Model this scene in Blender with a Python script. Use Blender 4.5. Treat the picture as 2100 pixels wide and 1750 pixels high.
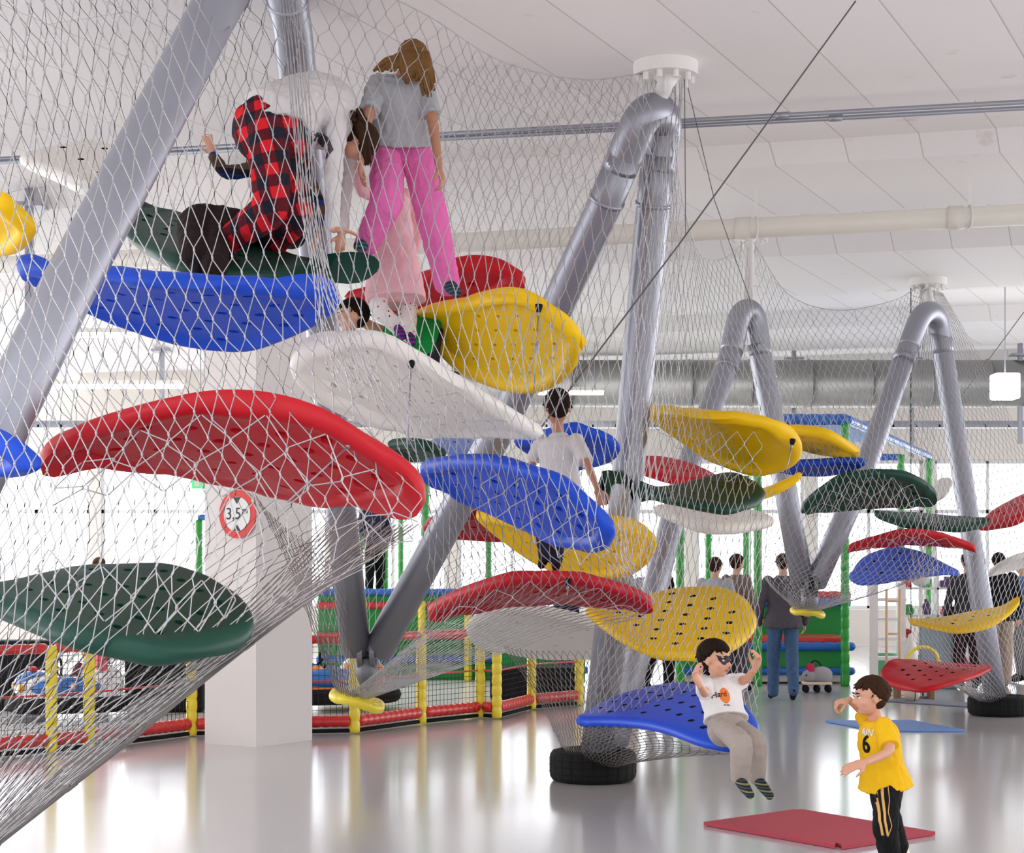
import bpy, bmesh, math, random
import numpy as np
from mathutils import Vector, Matrix, geometry, noise
random.seed(7)
for _o in list(bpy.data.objects): bpy.data.objects.remove(_o)
SC = bpy.context.scene
COL = SC.collection
# ------------------------------------------------------------------ camera, light
EYE = 1.65
cam_d = bpy.data.cameras.new('camera'); cam = bpy.data.objects.new('camera', cam_d); COL.objects.link(cam)
cam.location = (0, 0, EYE); cam.rotation_euler = (math.pi/2, 0, 0)
cam_d.sensor_width = 36; cam_d.lens = 36*3600/2100; cam_d.shift_y = 275/2100; cam_d.clip_end = 300
SC.camera = cam
SC.view_settings.view_transform = 'Standard'; SC.view_settings.look = 'None'
SC.view_settings.gamma = 1; SC.view_settings.use_curve_mapping = False
SC.view_settings.exposure = 0.92
w = bpy.data.worlds.new('daylight'); SC.world = w; w.use_nodes = True
nt = w.node_tree; bg = nt.nodes['Background']
bg.inputs[0].default_value = (0.97, 0.97, 1.0, 1); # brighter sky towards the glazed far side, dimmer behind the camera
_tc = nt.nodes.new('ShaderNodeTexCoord'); _sp = nt.nodes.new('ShaderNodeSeparateXYZ'); _mr = nt.nodes.new('ShaderNodeMapRange')
_mr.inputs['From Min'].default_value = -.7; _mr.inputs['From Max'].default_value = .8; _mr.inputs['To Min'].default_value = .85; _mr.inputs['To Max'].default_value = 2.7
nt.links.new(_tc.outputs['Generated'], _sp.inputs[0]); nt.links.new(_sp.outputs['Y'], _mr.inputs['Value']); nt.links.new(_mr.outputs[0], bg.inputs[1])

def area(name, loc, size, energy, color=(1, 1, 1), rot=(0, 0, 0)):
    l = bpy.data.lights.new(name, 'AREA'); l.shape = 'RECTANGLE'; l.size, l.size_y = size
    l.energy = energy; l.color = color
    o = bpy.data.objects.new(name, l); o.location = loc; o.rotation_euler = rot; COL.objects.link(o)
    return o

def P(px, py, q):
    return Vector(((px-1050)/3000*q, 1.2*q, EYE+(1150-py)/3000*q))
def qfloor(py): return EYE*3000/(py-1150)
def PF(px, py):
    v = P(px, py, qfloor(py)); v.z = 0; return v

# ------------------------------------------------------------------ helpers
def s2l(c):
    return tuple((x/255/12.92 if x/255 <= .04045 else ((x/255+.055)/1.055)**2.4) for x in c)+(1,)
MATS = {}
def mat(name, rgb, rough=.5, metal=0, var=0, scale=8, bump=0, bscale=60, coat=0, emit=0, trans=0, spec=.5):
    if name in MATS: return MATS[name]
    m = bpy.data.materials.new(name); m.use_nodes = True; MATS[name] = m
    n = m.node_tree.nodes; b = n['Principled BSDF']; L = m.node_tree.links
    c = s2l(rgb)
    b.inputs['Base Color'].default_value = c; b.inputs['Roughness'].default_value = rough
    b.inputs['Metallic'].default_value = metal; b.inputs['Specular IOR Level'].default_value = spec
    b.inputs['Coat Weight'].default_value = coat
    if trans: b.inputs['Transmission Weight'].default_value = trans
    if emit:
        b.inputs['Emission Color'].default_value = c; b.inputs['Emission Strength'].default_value = emit
    tc = n.new('ShaderNodeTexCoord')
    if var:
        t = n.new('ShaderNodeTexNoise'); t.inputs['Scale'].default_value = scale; t.inputs['Detail'].default_value = 5
        L.new(tc.outputs['Object'], t.inputs['Vector'])
        r = n.new('ShaderNodeMixRGB'); r.blend_type = 'MIX'
        r.inputs[1].default_value = tuple(x*(1-var) for x in c[:3])+(1,); r.inputs[2].default_value = tuple(min(1, x*(1+var)) for x in c[:3])+(1,)
        L.new(t.outputs['Fac'], r.inputs[0]); L.new(r.outputs[0], b.inputs['Base Color'])
    if bump:
        t = n.new('ShaderNodeTexNoise'); t.inputs['Scale'].default_value = bscale; t.inputs['Detail'].default_value = 4
        L.new(tc.outputs['Object'], t.inputs['Vector'])
        bp = n.new('ShaderNodeBump'); bp.inputs['Strength'].default_value = bump; bp.inputs['Distance'].default_value = .01
        L.new(t.outputs['Fac'], bp.inputs['Height']); L.new(bp.outputs[0], b.inputs['Normal'])
    return m

def mesh_obj(name, V, F, m, parent=None, smooth=True):
    me = bpy.data.meshes.new(name); me.from_pydata([tuple(v) for v in V], [], F); me.update()
    if smooth: me.polygons.foreach_set('use_smooth', [True]*len(me.polygons))
    o = bpy.data.objects.new(name, me); COL.objects.link(o)
    if m: me.materials.append(m)
    if parent: o.parent = parent; o.matrix_parent_inverse = parent.matrix_world.inverted() if parent.type == 'EMPTY' else Matrix()
    if parent and parent.type != 'EMPTY': o.matrix_parent_inverse = Matrix.Translation(-parent.location)
    return o
def place(o, loc):
    """move the origin of a mesh object built in world coordinates to loc"""
    loc = Vector(loc); o.data.transform(Matrix.Translation(-loc)); o.location = loc
def tag(o, label, cat, group=None, kind=None):
    if label: o['label'] = label
    if cat: o['category'] = cat
    if group: o['group'] = group
    if kind: o['kind'] = kind
    return o
def thing(name, loc, label, cat, group=None):
    o = bpy.data.objects.new(name, None); COL.objects.link(o); o.empty_display_size = .1
    o.location = loc; o.matrix_world = Matrix.Translation(Vector(loc))
    return tag(o, label, cat, group)

class B:
    """collects shapes into one mesh"""
    def __init__(s): s.V = []; s.F = []
    def add(s, V, F):
        n = len(s.V); s.V += [Vector(v) for v in V]; s.F += [tuple(i+n for i in f) for f in F]; return s
    def box(s, c, sz, rz=0, M=None, bev=0):
        x, y, z = (a/2 for a in sz)
        R = M if M is not None else Matrix.Rotation(rz, 3, 'Z')
        c = Vector(c)
        if bev:
            bm = bmesh.new(); bmesh.ops.create_cube(bm, size=1)
            for v in bm.verts: v.co = Vector((v.co.x*2*x, v.co.y*2*y, v.co.z*2*z))
            bmesh.ops.bevel(bm, geom=bm.edges[:], offset=bev, segments=3, profile=.5, affect='EDGES')
            bm.verts.index_update()
            s.add([c+R@v.co for v in bm.verts], [[v.index for v in f.verts] for f in bm.faces]); bm.free(); return s
        V = [c+R@Vector((i*x, j*y, k*z)) for i in (-1, 1) for j in (-1, 1) for k in (-1, 1)]
        return s.add(V, [(0, 1, 3, 2), (4, 6, 7, 5), (0, 4, 5, 1), (2, 3, 7, 6), (0, 2, 6, 4), (1, 5, 7, 3)])
    def tube(s, pts, r, n=10, cap=True, side=None, ry=None, closed=False):
        pts = [Vector(p) for p in pts]; k = len(pts)
        if not hasattr(r, '__len__'): r = [r]*k
        if ry is None: ry = r
        elif not hasattr(ry, '__len__'): ry = [ry]*k
        V = []; prev = None
        for i, p in enumerate(pts):
            if closed: d = pts[(i+1) % k]-pts[i-1]
            else: d = pts[min(i+1, k-1)]-pts[max(i-1, 0)]
            if d.length < 1e-9: d = Vector((0, 0, 1))
            d.normalize()
            if side is not None: a = Vector(side)
            elif prev is not None: a = prev
            else: a = Vector((1, 0, 0)) if abs(d.x) < .8 else Vector((0, 1, 0))
            a = a-d*a.dot(d)
            if a.length < 1e-6: a = d.orthogonal()
            a.normalize(); b = d.cross(a); prev = a
            for j in range(n):
                t = 2*math.pi*j/n
                V.append(p+a*(math.cos(t)*r[i])+b*(math.sin(t)*ry[i]))
        F = []
        for i in range(k if closed else k-1):
            i2 = (i+1) % k
            for j in range(n):
                F.append((i*n+j, i*n+(j+1) % n, i2*n+(j+1) % n, i2*n+j))
        if cap and not closed:
            F.append(tuple(range(n-1, -1, -1))); F.append(tuple((k-1)*n+j for j in range(n)))
        return s.add(V, F)
    def ell(s, c, r, M=None, nu=20, nv=12):
        c = Vector(c); V = []; F = []
        if not hasattr(r, '__len__'): r = (r, r, r)
        for i in range(nv+1):
            th = math.pi*i/nv
            for j in range(nu):
                ph = 2*math.pi*j/nu
                v = Vector((r[0]*math.sin(th)*math.cos(ph), r[1]*math.sin(th)*math.sin(ph), r[2]*math.cos(th)))
                V.append(c+(M@v if M is not None else v))
        for i in range(nv):
            for j in range(nu):
                F.append((i*nu+j, (i+1)*nu+j, (i+1)*nu+(j+1) % nu, i*nu+(j+1) % nu))
        return s.add(V, F)
    def lathe(s, prof, c=(0, 0, 0), n=32, M=None):
        c = Vector(c); V = []; F = []; k = len(prof)
        for (r, z) in prof:
            for j in range(n):
                t = 2*math.pi*j/n; v = Vector((r*math.cos(t), r*math.sin(t), z)); V.append(c+(M@v if M is not None else v))
        for i in range(k-1):
            for j in range(n): F.append((i*n+j, i*n+(j+1) % n, (i+1)*n+(j+1) % n, (i+1)*n+j))
        return s.add(V, F)
    def quad(s, a, b, c, d): return s.add([a, b, c, d], [(0, 1, 2, 3)])
    def build(s, name, m, parent=None, smooth=False, loc=None):
        o = mesh_obj(name, s.V, s.F, m, parent, smooth)
        if loc is not None and parent is None: place(o, loc)
        elif parent is None and s.V:
            xs = [v.x for v in s.V]; ys = [v.y for v in s.V]; zs = [v.z for v in s.V]
            place(o, ((min(xs)+max(xs))/2, (min(ys)+max(ys))/2, min(zs)))
        return o

def cr(p, t):
    """Catmull-Rom over a list of numbers/Vectors/arrays, t in 0..len-1"""
    n = len(p); i = min(int(t), n-2); f = t-i
    p1, p2 = p[i], p[i+1]; p0 = p[i-1] if i > 0 else p1*2-p2; p3 = p[i+2] if i+2 < n else p2*2-p1
    return .5*((2*p1)+(p2-p0)*f+(2*p0-5*p1+4*p2-p3)*f*f+(3*p1-p0-3*p2+p3)*f*f*f)
def smoothpath(pts, k=8):
    pts = [Vector(p) for p in pts]; N = (len(pts)-1)*k
    return [cr(pts, (len(pts)-1)*i/N) for i in range(N+1)]
def lin(a, t):
    """value of the short list a at t in 0..1"""
    if not hasattr(a, '__len__'): return a
    x = t*(len(a)-1); i = min(int(x), len(a)-2); f = x-i
    return a[i]*(1-f)+a[i+1]*f

# ------------------------------------------------------------------ wires
def wires(name, lines, r, m, parent=None, sides=4, extra=None):
    V = []; F = []; n0 = 0
    for (pts, rad) in [(l, r) for l in lines]+(extra or []):
        A = np.array([tuple(p) for p in pts]); k = len(A)
        if k < 2: continue
        D = np.empty_like(A); D[1:-1] = A[2:]-A[:-2]; D[0] = A[1]-A[0]; D[-1] = A[-1]-A[-2]
        D /= np.linalg.norm(D, axis=1, keepdims=True)+1e-9
        up = np.tile(np.array([[0, 1., 0]]), (k, 1))
        bad = np.abs(D[:, 1]) > .9; up[bad] = (1, 0, 0)
        a = np.cross(D, up); a /= np.linalg.norm(a, axis=1, keepdims=True)+1e-9
        b = np.cross(D, a)
        th = np.arange(sides)*2*math.pi/sides
        R = A[:, None, :]+rad*(np.cos(th)[None, :, None]*a[:, None, :]+np.sin(th)[None, :, None]*b[:, None, :])
        V.append(R.reshape(-1, 3))
        i = np.arange(k-1)[:, None]*sides; j = np.arange(sides)[None, :]; j2 = (j+1) % sides
        F.append((np.stack([i+j, i+j2, i+sides+j2, i+sides+j], -1).reshape(-1, 4))+n0); n0 += k*sides
    V = np.concatenate(V); F = np.concatenate(F)
    me = bpy.data.meshes.new(name)
    me.vertices.add(len(V)); me.vertices.foreach_set('co', V.ravel())
    me.loops.add(F.size); me.loops.foreach_set('vertex_index', F.ravel().astype(np.int32))
    me.polygons.add(len(F)); me.polygons.foreach_set('loop_start', np.arange(0, F.size, 4, dtype=np.int32))
    me.polygons.foreach_set('loop_total', np.full(len(F), 4, dtype=np.int32))
    me.update(calc_edges=True); me.polygons.foreach_set('use_smooth', [True]*len(F)); me.materials.append(m)
    o = bpy.data.objects.new(name, me); COL.objects.link(o)
    if parent is not None:
        o.parent = parent; o.matrix_parent_inverse = Matrix.Translation(-parent.location)
    else:
        c = V.mean(0); c[2] = V[:, 2].min(); place(o, c)
    return o
def surf(rows, N=5):
    """rows of (px,py,q) guides -> function (u,v) -> world point"""
    G = []
    for r in rows:
        pts = [np.array(P(*p)) for p in r]
        G.append([cr(pts, (len(pts)-1)*i/(N-1)) if len(pts) > 1 else pts[0] for i in range(N)])
    def f(u, v):
        u = min(max(u, 0), 1); v = min(max(v, 0), 1)
        col = [cr(g, u*(N-1)) for g in G]
        return cr(col, v*(len(G)-1))
    return f
def net(name, rows, nc, nr, m, r=.0028, jit=.12, label=None, parent=None, ferr=True, edge=None, seed=0, group=None, vpow=1.0, sag=0.0, fr=2.0):
    f = surf(rows); rnd = random.Random(seed); J = {}
    def node(k, j):
        if (k, j) not in J: J[(k, j)] = (rnd.uniform(-jit, jit), rnd.uniform(-jit, jit))
        a, b = J[(k, j)]
        return k+a, j+b
    lines = []; ex = []
    for i in range(nc):
        pts = []
        for j in range(nr+1):
            k = i+1 if (i+j) % 2 == 0 else i
            c, jj = node(k, j); sgn = -1 if k == i+1 else 1
            if j in (0, nr): jj = j
            for dv in ((-.10, .10) if 0 < j < nr else (0,)):
                v = min(max((jj+dv)/nr, 0), 1)**vpow
                pts.append(f((c+sgn*.025)/nc, v))
            if ferr and sgn == 1 and 0 < j < nr:
                ex.append(([f(c/nc, ((jj-.075)/nr)**vpow), f(c/nc, ((jj+.075)/nr)**vpow)], r*fr))
        lines.append(pts)
    if edge:
        for e in edge: ex.append(([f(i/60, e) for i in range(61)], r*1.8))
    o = wires(name, lines, r, m, parent, extra=ex)
    if label: tag(o, label, 'net', group)
    return o

STEEL = mat('galvanised_steel', (158, 160, 170), .38, .65, var=.10, scale=3, bump=.05, bscale=30)
STEELD = mat('dull_hinge_steel', (128, 129, 134), .5, .6, var=.1)
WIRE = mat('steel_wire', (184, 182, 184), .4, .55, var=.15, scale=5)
WIREG = mat('shaded_steel_wire', (138, 133, 130), .45, .5)  # darker copy of the wire, backlit shade of the fans put into its colour
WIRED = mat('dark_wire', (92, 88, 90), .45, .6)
BLACK = mat('black_rubber', (17, 17, 18), .8, 0, var=.2, scale=20, spec=.3)
WHITE = mat('white_paint', (232, 229, 226), .45, 0, var=.02)
# ------------------------------------------------------------------ setting
TH = math.radians(15.4)
E = Vector((math.cos(TH), -math.sin(TH), 0)); N_ = Vector((math.sin(TH), math.cos(TH), 0))
def floor_mat():
    m = bpy.data.materials.new('epoxy_floor'); m.use_nodes = True; n = m.node_tree.nodes; L = m.node_tree.links; b = n['Principled BSDF']
    tc = n.new('ShaderNodeTexCoord'); t = n.new('ShaderNodeTexNoise'); t.inputs['Scale'].default_value = .35; t.inputs['Detail'].default_value = 6
    L.new(tc.outputs['Object'], t.inputs['Vector'])
    r = n.new('ShaderNodeMixRGB'); r.inputs[1].default_value = s2l((188, 185, 187)); r.inputs[2].default_value = s2l((206, 203, 202))
    L.new(t.outputs['Fac'], r.inputs[0]); L.new(r.outputs[0], b.inputs['Base Color'])
    b.inputs['Roughness'].default_value = .17; b.inputs['Specular IOR Level'].default_value = .6; b.inputs['Coat Weight'].default_value = .2; b.inputs['Coat Roughness'].default_value = .12
    t2 = n.new('ShaderNodeTexNoise'); t2.inputs['Scale'].default_value = .7; t2.inputs['Detail'].default_value = 1
    mp = n.new('ShaderNodeMapping'); mp.inputs['Scale'].default_value = (1, 1, 1)
    L.new(tc.outputs['Object'], mp.inputs['Vector']); L.new(mp.outputs[0], t2.inputs['Vector'])
    bp = n.new('ShaderNodeBump'); bp.inputs['Strength'].default_value = .05; bp.inputs['Distance'].default_value = .03
    L.new(t2.outputs['Fac'], bp.inputs['Height']); L.new(bp.outputs[0], b.inputs['Normal']); L.new(bp.outputs[0], b.inputs['Coat Normal'])
    return m
fl = B().box((0, 16, -.1), (32, 42, .2)).build('floor', floor_mat(), loc=(0, 0, 0)); tag(fl, None, None, kind='structure')

def ceil_mat():
    m = bpy.data.materials.new('painted_ceiling'); m.use_nodes = True; n = m.node_tree.nodes; L = m.node_tree.links; b = n['Principled BSDF']
    tc = n.new('ShaderNodeTexCoord')
    mp = n.new('ShaderNodeMapping'); mp.inputs['Rotation'].default_value = (0, 0, math.radians(-65.2))
    L.new(tc.outputs['Object'], mp.inputs['Vector'])
    br = n.new('ShaderNodeTexBrick'); br.inputs['Scale'].default_value = 1; br.inputs['Brick Width'].default_value = 9; br.inputs['Row Height'].default_value = .62
    br.inputs['Mortar Size'].default_value = .006; br.inputs['Mortar Smooth'].default_value = .3
    br.inputs['Color1'].default_value = s2l((244, 241, 240)); br.inputs['Color2'].default_value = s2l((239, 236, 235)); br.inputs['Mortar'].default_value = s2l((206, 197, 194))
    L.new(mp.outputs[0], br.inputs['Vector'])
    t = n.new('ShaderNodeTexNoise'); t.inputs['Scale'].default_value = 2.2; t.inputs['Detail'].default_value = 8
    L.new(tc.outputs['Object'], t.inputs['Vector'])
    cr_ = n.new('ShaderNodeValToRGB'); cr_.color_ramp.elements[0].position = .66; cr_.color_ramp.elements[0].color = (0, 0, 0, 1); cr_.color_ramp.elements[1].position = .76; cr_.color_ramp.elements[1].color = (.5, .5, .5, 1)
    L.new(t.outputs['Fac'], cr_.inputs[0])
    mx = n.new('ShaderNodeMixRGB'); mx.inputs[2].default_value = s2l((190, 165, 155)); L.new(cr_.outputs[0], mx.inputs[0]); L.new(br.outputs[0], mx.inputs[1])
    L.new(mx.outputs[0], b.inputs['Base Color']); b.inputs['Roughness'].default_value = .7
    bp = n.new('ShaderNodeBump'); bp.inputs['Strength'].default_value = .25; bp.inputs['Distance'].default_value = .01; bp.invert = True
    L.new(br.outputs['Fac'], bp.inputs['Height']); L.new(bp.outputs[0], b.inputs['Normal'])
    return m
CM = ceil_mat()
CZ = 5.1
bb = B(); nv = -12.0
prof = []   # (n coordinate, z) profile across the ribs
levels = [(4.5, 0), (13.6, 0), (13.8, .16), (15.2, .16), (15.4, 0), (17.6, 0), (17.8, .18), (19.8, .18), (20.0, 0), (23.0, 0), (23.2, .2), (26.0, .2), (26.2, 0), (29, 0), (29.2, .2), (31.5, .2), (31.7, 0), (46, 0)]
for i in range(len(levels)-1):
    (a, za), (b_, zb) = levels[i], levels[i+1]
    q = [N_*a-E*17, N_*a+E*17, N_*b_+E*17, N_*b_-E*17]
    q = [Vector((v.x, v.y, CZ+z)) for v, z in zip(q, (za, za, zb, zb))]
    bb.add(q+[v+Vector((0, 0, .3)) for v in q], [(0, 1, 2, 3), (7, 6, 5, 4), (0, 4, 5, 1), (2, 6, 7, 3), (1, 5, 6, 2), (0, 3, 7, 4)])
tag(bb.build('ceiling', CM, loc=(0, 0, CZ)), None, None, kind='structure')

# back wall with a band of windows
WALLM = mat('cream_wall', (236, 230, 222), .6, 0, var=.02)
BY = 34.0
bb = B(); bb.box((0, BY, .35), (30, .3, .7)); bb.box((0, BY, 4.45), (30, .3, 1.7))
xs = [-14.95+2.3*i for i in range(14)]
for x in xs: bb.box((x, BY, 2.15), (.22, .3, 2.9))
tag(bb.build('wall_back', WALLM, loc=(0, BY, 0)), None, None, kind='structure')
GL = bpy.data.materials.new('window_glass'); GL.use_nodes = True
_n = GL.node_tree.nodes; _n.clear(); _o = _n.new('ShaderNodeOutputMaterial'); _t = _n.new('ShaderNodeBsdfTransparent'); _g = _n.new('ShaderNodeBsdfGlossy'); _m = _n.new('ShaderNodeMixShader')
_g.inputs['Roughness'].default_value = .02; _m.inputs[0].default_value = .06; _t.inputs[0].default_value = (.97, .99, 1, 1)
GL.node_tree.links.new(_t.outputs[0], _m.inputs[1]); GL.node_tree.links.new(_g.outputs[0], _m.inputs[2]); GL.node_tree.links.new(_m.outputs[0], _o.inputs[0])
FRM = mat('window_frame_grey', (232, 234, 236), .5)
for i in range(13):
    x = xs[i]+1.15
    fr = B()
    for z in (.74, 2.6, 3.56): fr.box((x, BY, z), (2.08, .09, .07))
    for dx in (-1.01, 0, 1.01): fr.box((x+dx, BY, 2.15), (.06, .09, 2.85))
    f = fr.build('window_%d' % (i+1), FRM, loc=(x, BY, .7)); tag(f, None, None, kind='structure')
    B().box((x, BY+.02, 2.15), (2.0, .012, 2.8)).build('pane', GL, f)

# ------------------------------------------------------------------ column with signs
c0 = PF(525, 1533); v1 = PF(420, 1525)-c0; v2 = PF(640, 1518)-c0
bb = B(); base = [c0, c0+v1, c0+v1+v2, c0+v2]
bb.add([Vector((v.x, v.y, 0)) for v in base]+[Vector((v.x, v.y, CZ)) for v in base], [(0, 1, 5, 4), (1, 2, 6, 5), (2, 3, 7, 6), (3, 0, 4, 7), (4, 5, 6, 7), (3, 2, 1, 0)])
colo = bb.build('pillar', mat('column_plaster', (232, 226, 222), .5, 0, var=.03, scale=1.5), smooth=False)
tag(colo, None, None, kind='structure'); colo.name = 'trim_1'

def text_on(name, body, loc, size, X, Z, m, parent=None, ext=.001, bold=0):
    cu = bpy.data.curves.new(name, 'FONT'); cu.body = body; cu.size = size; cu.align_x = 'CENTER'; cu.align_y = 'CENTER'; cu.extrude = ext; cu.offset = bold
    o = bpy.data.objects.new(name, cu); COL.objects.link(o)
    X = Vector(X).normalized(); Z = Vector(Z).normalized(); Nn = X.cross(Z)
    o.matrix_world = Matrix.Translation(Vector(loc)) @ Matrix((X, Z, Nn)).transposed().to_4x4()
    bpy.context.view_layer.update()
    me = bpy.data.meshes.new_from_object(o.evaluated_get(bpy.context.evaluated_depsgraph_get()))
    me.transform(o.matrix_world); bpy.data.objects.remove(o)
    o = bpy.data.objects.new(name, me); COL.objects.link(o); me.materials.clear(); me.materials.append(m)
    if parent is not None: o.parent = parent; o.matrix_parent_inverse = Matrix.Translation(-parent.location)
    return o
def disc(bb, c, X, Z, r, th, n=40):
    X = Vector(X).normalized(); Z = Vector(Z).normalized(); Nn = X.cross(Z); M = Matrix((X, Z, Nn)).transposed()
    bb.lathe([(0, 0), (r, 0), (r, th), (0, th)], c, n, M)
SIGNR = mat('sign_red', (222, 45, 35), .4); SIGNW = mat('sign_white', (235, 235, 232), .4); INK = mat('sign_black', (30, 30, 32), .5)
qs = 12.9
X = -v1.normalized(); Z = Vector((0, 0, 1)); nn = X.cross(Z)   # towards the viewer
lam = ((492-420)/(525-420))
sc = (c0+v1)+(-v1)*lam; sc.z = P(492, 1055, sc.y/1.2).z; sc += nn*.02
sg = thing('clearance_sign', sc, 'round red and white 3,5 m height limit sign on the white pillar', 'sign')
b1 = B(); disc(b1, sc, X, Z, .215, .012); b1.build('rim', SIGNR, sg)
b1 = B(); disc(b1, sc+nn*.008, X, Z, .155, .008); b1.build('face', SIGNW, sg)
text_on('numerals', '3,5', sc+nn*.018-X*.04-Z*.0, .15, X, Z, INK, sg); text_on('unit', 'm', sc+nn*.018+X*.095+Z*.03, .085, X, Z, INK, sg)
for s in (1, -1):
    a = sc+nn*.018+Z*(.15*s); V_ = [a-X*.045, a+X*.045, a-Z*(.06*s)]
    b1 = B(); b1.add(V_+[v-nn*.004 for v in V_], [(0, 1, 2), (5, 4, 3), (0, 3, 4, 1), (1, 4, 5, 2), (2, 5, 3, 0)]); b1.build('arrow', INK, sg)

# ------------------------------------------------------------------ ceiling services
def along(px1, py1, px2, py2, z):
    a = P(px1, py1, (z-EYE)*3000/(1150-py1)); b = P(px2, py2, (z-EYE)*3000/(1150-py2)); return a, b
PIPEW = mat('cream_pipe', (226, 222, 212), .4, 0, var=.03)
a, b = along(1440, 473, 2100, 440, 4.72); d = (b-a)/((b-a).length)
pr = thing('drain_pipe', a, 'thick cream drain pipe hung under the ceiling on straps, crossing above the nets', 'pipe')
B().tube([a-d*9, b+d*4], .095, 24).build('pipe', PIPEW, pr, smooth=True)
for px in (1535, 1972):
    t = (px-1440)/(2100-1440); c = a+(b-a)*t
    B().tube([c-d*.10, c+d*.04], .105, 24).build('socket', PIPEW, pr, smooth=True)
    k = B(); k.tube([c+d*.09+Vector((0, math.cos(q)*.105, math.sin(q)*.105)) for q in [2*math.pi*i/24 for i in range(24)]], .009, 6, closed=True)
    k.box(c+d*.09+Vector((0, 0, .24)), (.035, .012, CZ-4.72-.08-.03+.0)); k.build('hanger', WHITE, pr)
for i, (y1, y2, zz) in enumerate(((248, 209, 5.0), (259, 222, 4.97))):
    a, b = along(1400, y1, 2100, y2, zz); d = (b-a).normalized()
    cr0 = thing('conduit', a, ('upper' if i == 0 else 'lower')+' of the two thin steel conduits running below the ceiling', 'pipe')
    B().tube([a-d*6, b+d*3], .018, 10).build('tube', STEEL, cr0, smooth=True)
    c = a+d*(.75+.4*i); B().tube([c-d*.05, c+d*.05], .026, 10).build('coupling', STEEL, cr0, smooth=True)
    c = a-d*(2.2+.2*i); B().tube([c-d*.05, c+d*.05], .026, 10).build('coupling', STEEL, cr0, smooth=True)
# big silver duct
DUCT = mat('silver_duct', (165, 165, 163), .35, .65, var=.12, scale=1.2, bump=.1, bscale=6)
dt = thing('air_duct', (4, 29.5, 4.2), 'large round silver air duct along the far end of the hall', 'duct')
k = B(); yd = 29.5
for i in range(16):
    x0 = -1.0+i*1.0; k.tube([(x0, yd, 4.62), (x0+.96, yd, 4.62), (x0+.97, yd, 4.62), (x0+.985, yd, 4.62), (x0+1.0, yd, 4.62)], [.40, .40, .42, .42, .40], 36)
k.build('duct_shell', DUCT, dt, smooth=True)
for x in (1.2, 4.2, 7.2, 10.2): B().tube([(x, yd, 5.0), (x, yd, CZ+.2)], .012, 6).build('hanger', STEEL, dt)
# cable trays / rails high at the far wall
k = B(); k.box((3, 30.5, 3.98), (24, .25, .05)); k.box((3, 30.5, 4.04), (24, .02, .08))
for i in range(60): k.box((-9+.4*i, 30.5, 3.99), (.03, .25, .06))
tag(k.build('cable_tray', STEEL), 'long horizontal steel cable tray below the far duct', 'cable tray')
for (px, q, z0) in ((1628, 25, 3.4), (1870, 25, 3.4), (2092, 24.5, 3.6), (332, 24, 3.4), (60, 14.2, 3.4)):
    c = P(px, 900, q); k = B().box((c.x, c.y, (z0+CZ+.2)/2), (.07, .07, CZ+.2-z0)); k.box((c.x, c.y, CZ-.01), (.3, .3, .04))
    tag(k.build('ceiling_strut', STEEL), {1628: 'slim steel strut dropping from the ceiling behind the middle net', 1870: 'slim steel strut behind the far right elbow', 2092: 'pale upright strut beside the glowing box lamp', 332: 'thin steel strut behind the green upper platform', 60: 'steel hanger post above the white platform at far left'}[px], 'strut')
# strip lights
LAMP = mat('lamp_tube', (255, 252, 245), .4, emit=6.0)
def strip(px1, px2, py, z, lab):
    q = (z-EYE)*3000/(1150-py); a = P(px1, py, q); b = P(px2, py, q); c = (a+b)/2
    t = thing('strip_light', c, lab, 'ceiling light', 'strip lights under the ceiling')
    B().box(c+Vector((0, 0, .06)), ((b-a).length, .16, .06)).build('housing', WHITE, t)
    B().box(c, ((b-a).length*.97, .11, .06), bev=.01).build('diffuser', LAMP, t)
    for s in (-.35, .35):
        x = c+Vector((s*(b-a).length, 0, .09)); B().tube([x, (x.x, x.y, CZ+(.195 if z < 4.5 else -.003))], .006, 6).build('suspension_rod', STEEL, t)
    l = area('lamp_light', c-Vector((0, 0, .05)), ((b-a).length, .12), 60, (1, .97, .92)); l.parent = t; l.matrix_parent_inverse = t.matrix_world.inverted()
strip(120, 285, 688, 4.7, 'strip light at far left behind the leaning pole, just under the big blue platform')
strip(92, 380, 793, 4.3, 'lower long strip light at left above the big red platform')
strip(1100, 1240, 806, 4.3, 'strip light behind the head of the boy in the grey-white shirt')
# box lamp
c = P(2061, 793, 19.5); t = thing('box_lamp', c-Vector((0, 0, .17)), 'square white glowing box lamp hanging at the far right', 'lamp')
B().box(c, (.33, .33, .34), bev=.03).build('shade', LAMP, t)
B().tube([c+Vector((0, 0, .17)), (c.x, c.y, CZ+.2)], .008, 6).build('suspension_rod', STEEL, t)
# thin guy cables
def guy(pts, lab, r=.005, m=None):
    o = wires('guy_cable', [[P(*p) for p in pts]], r, m or WIRED); tag(o, lab, 'cable')
guy([(1755, 2, 8.96), (1390, 505, 8.85), (1100, 890, 8.6)], 'long dark guy cable slanting across the ceiling to the middle platforms')
guy([(1405, 155, 10.3), (1465, 410, 10.9), (1540, 620, 11.4)], 'thin cable falling from the middle ceiling flange behind the guy cable', .003)
guy([(2100, 640, 19), (1960, 830, 17)], 'short guy cable at the far right beside the box lamp', .006)
guy([(1404, 160, 10.2), (1406, 480, 10.4)], 'thin vertical cable hanging from the middle flange', .003)
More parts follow.
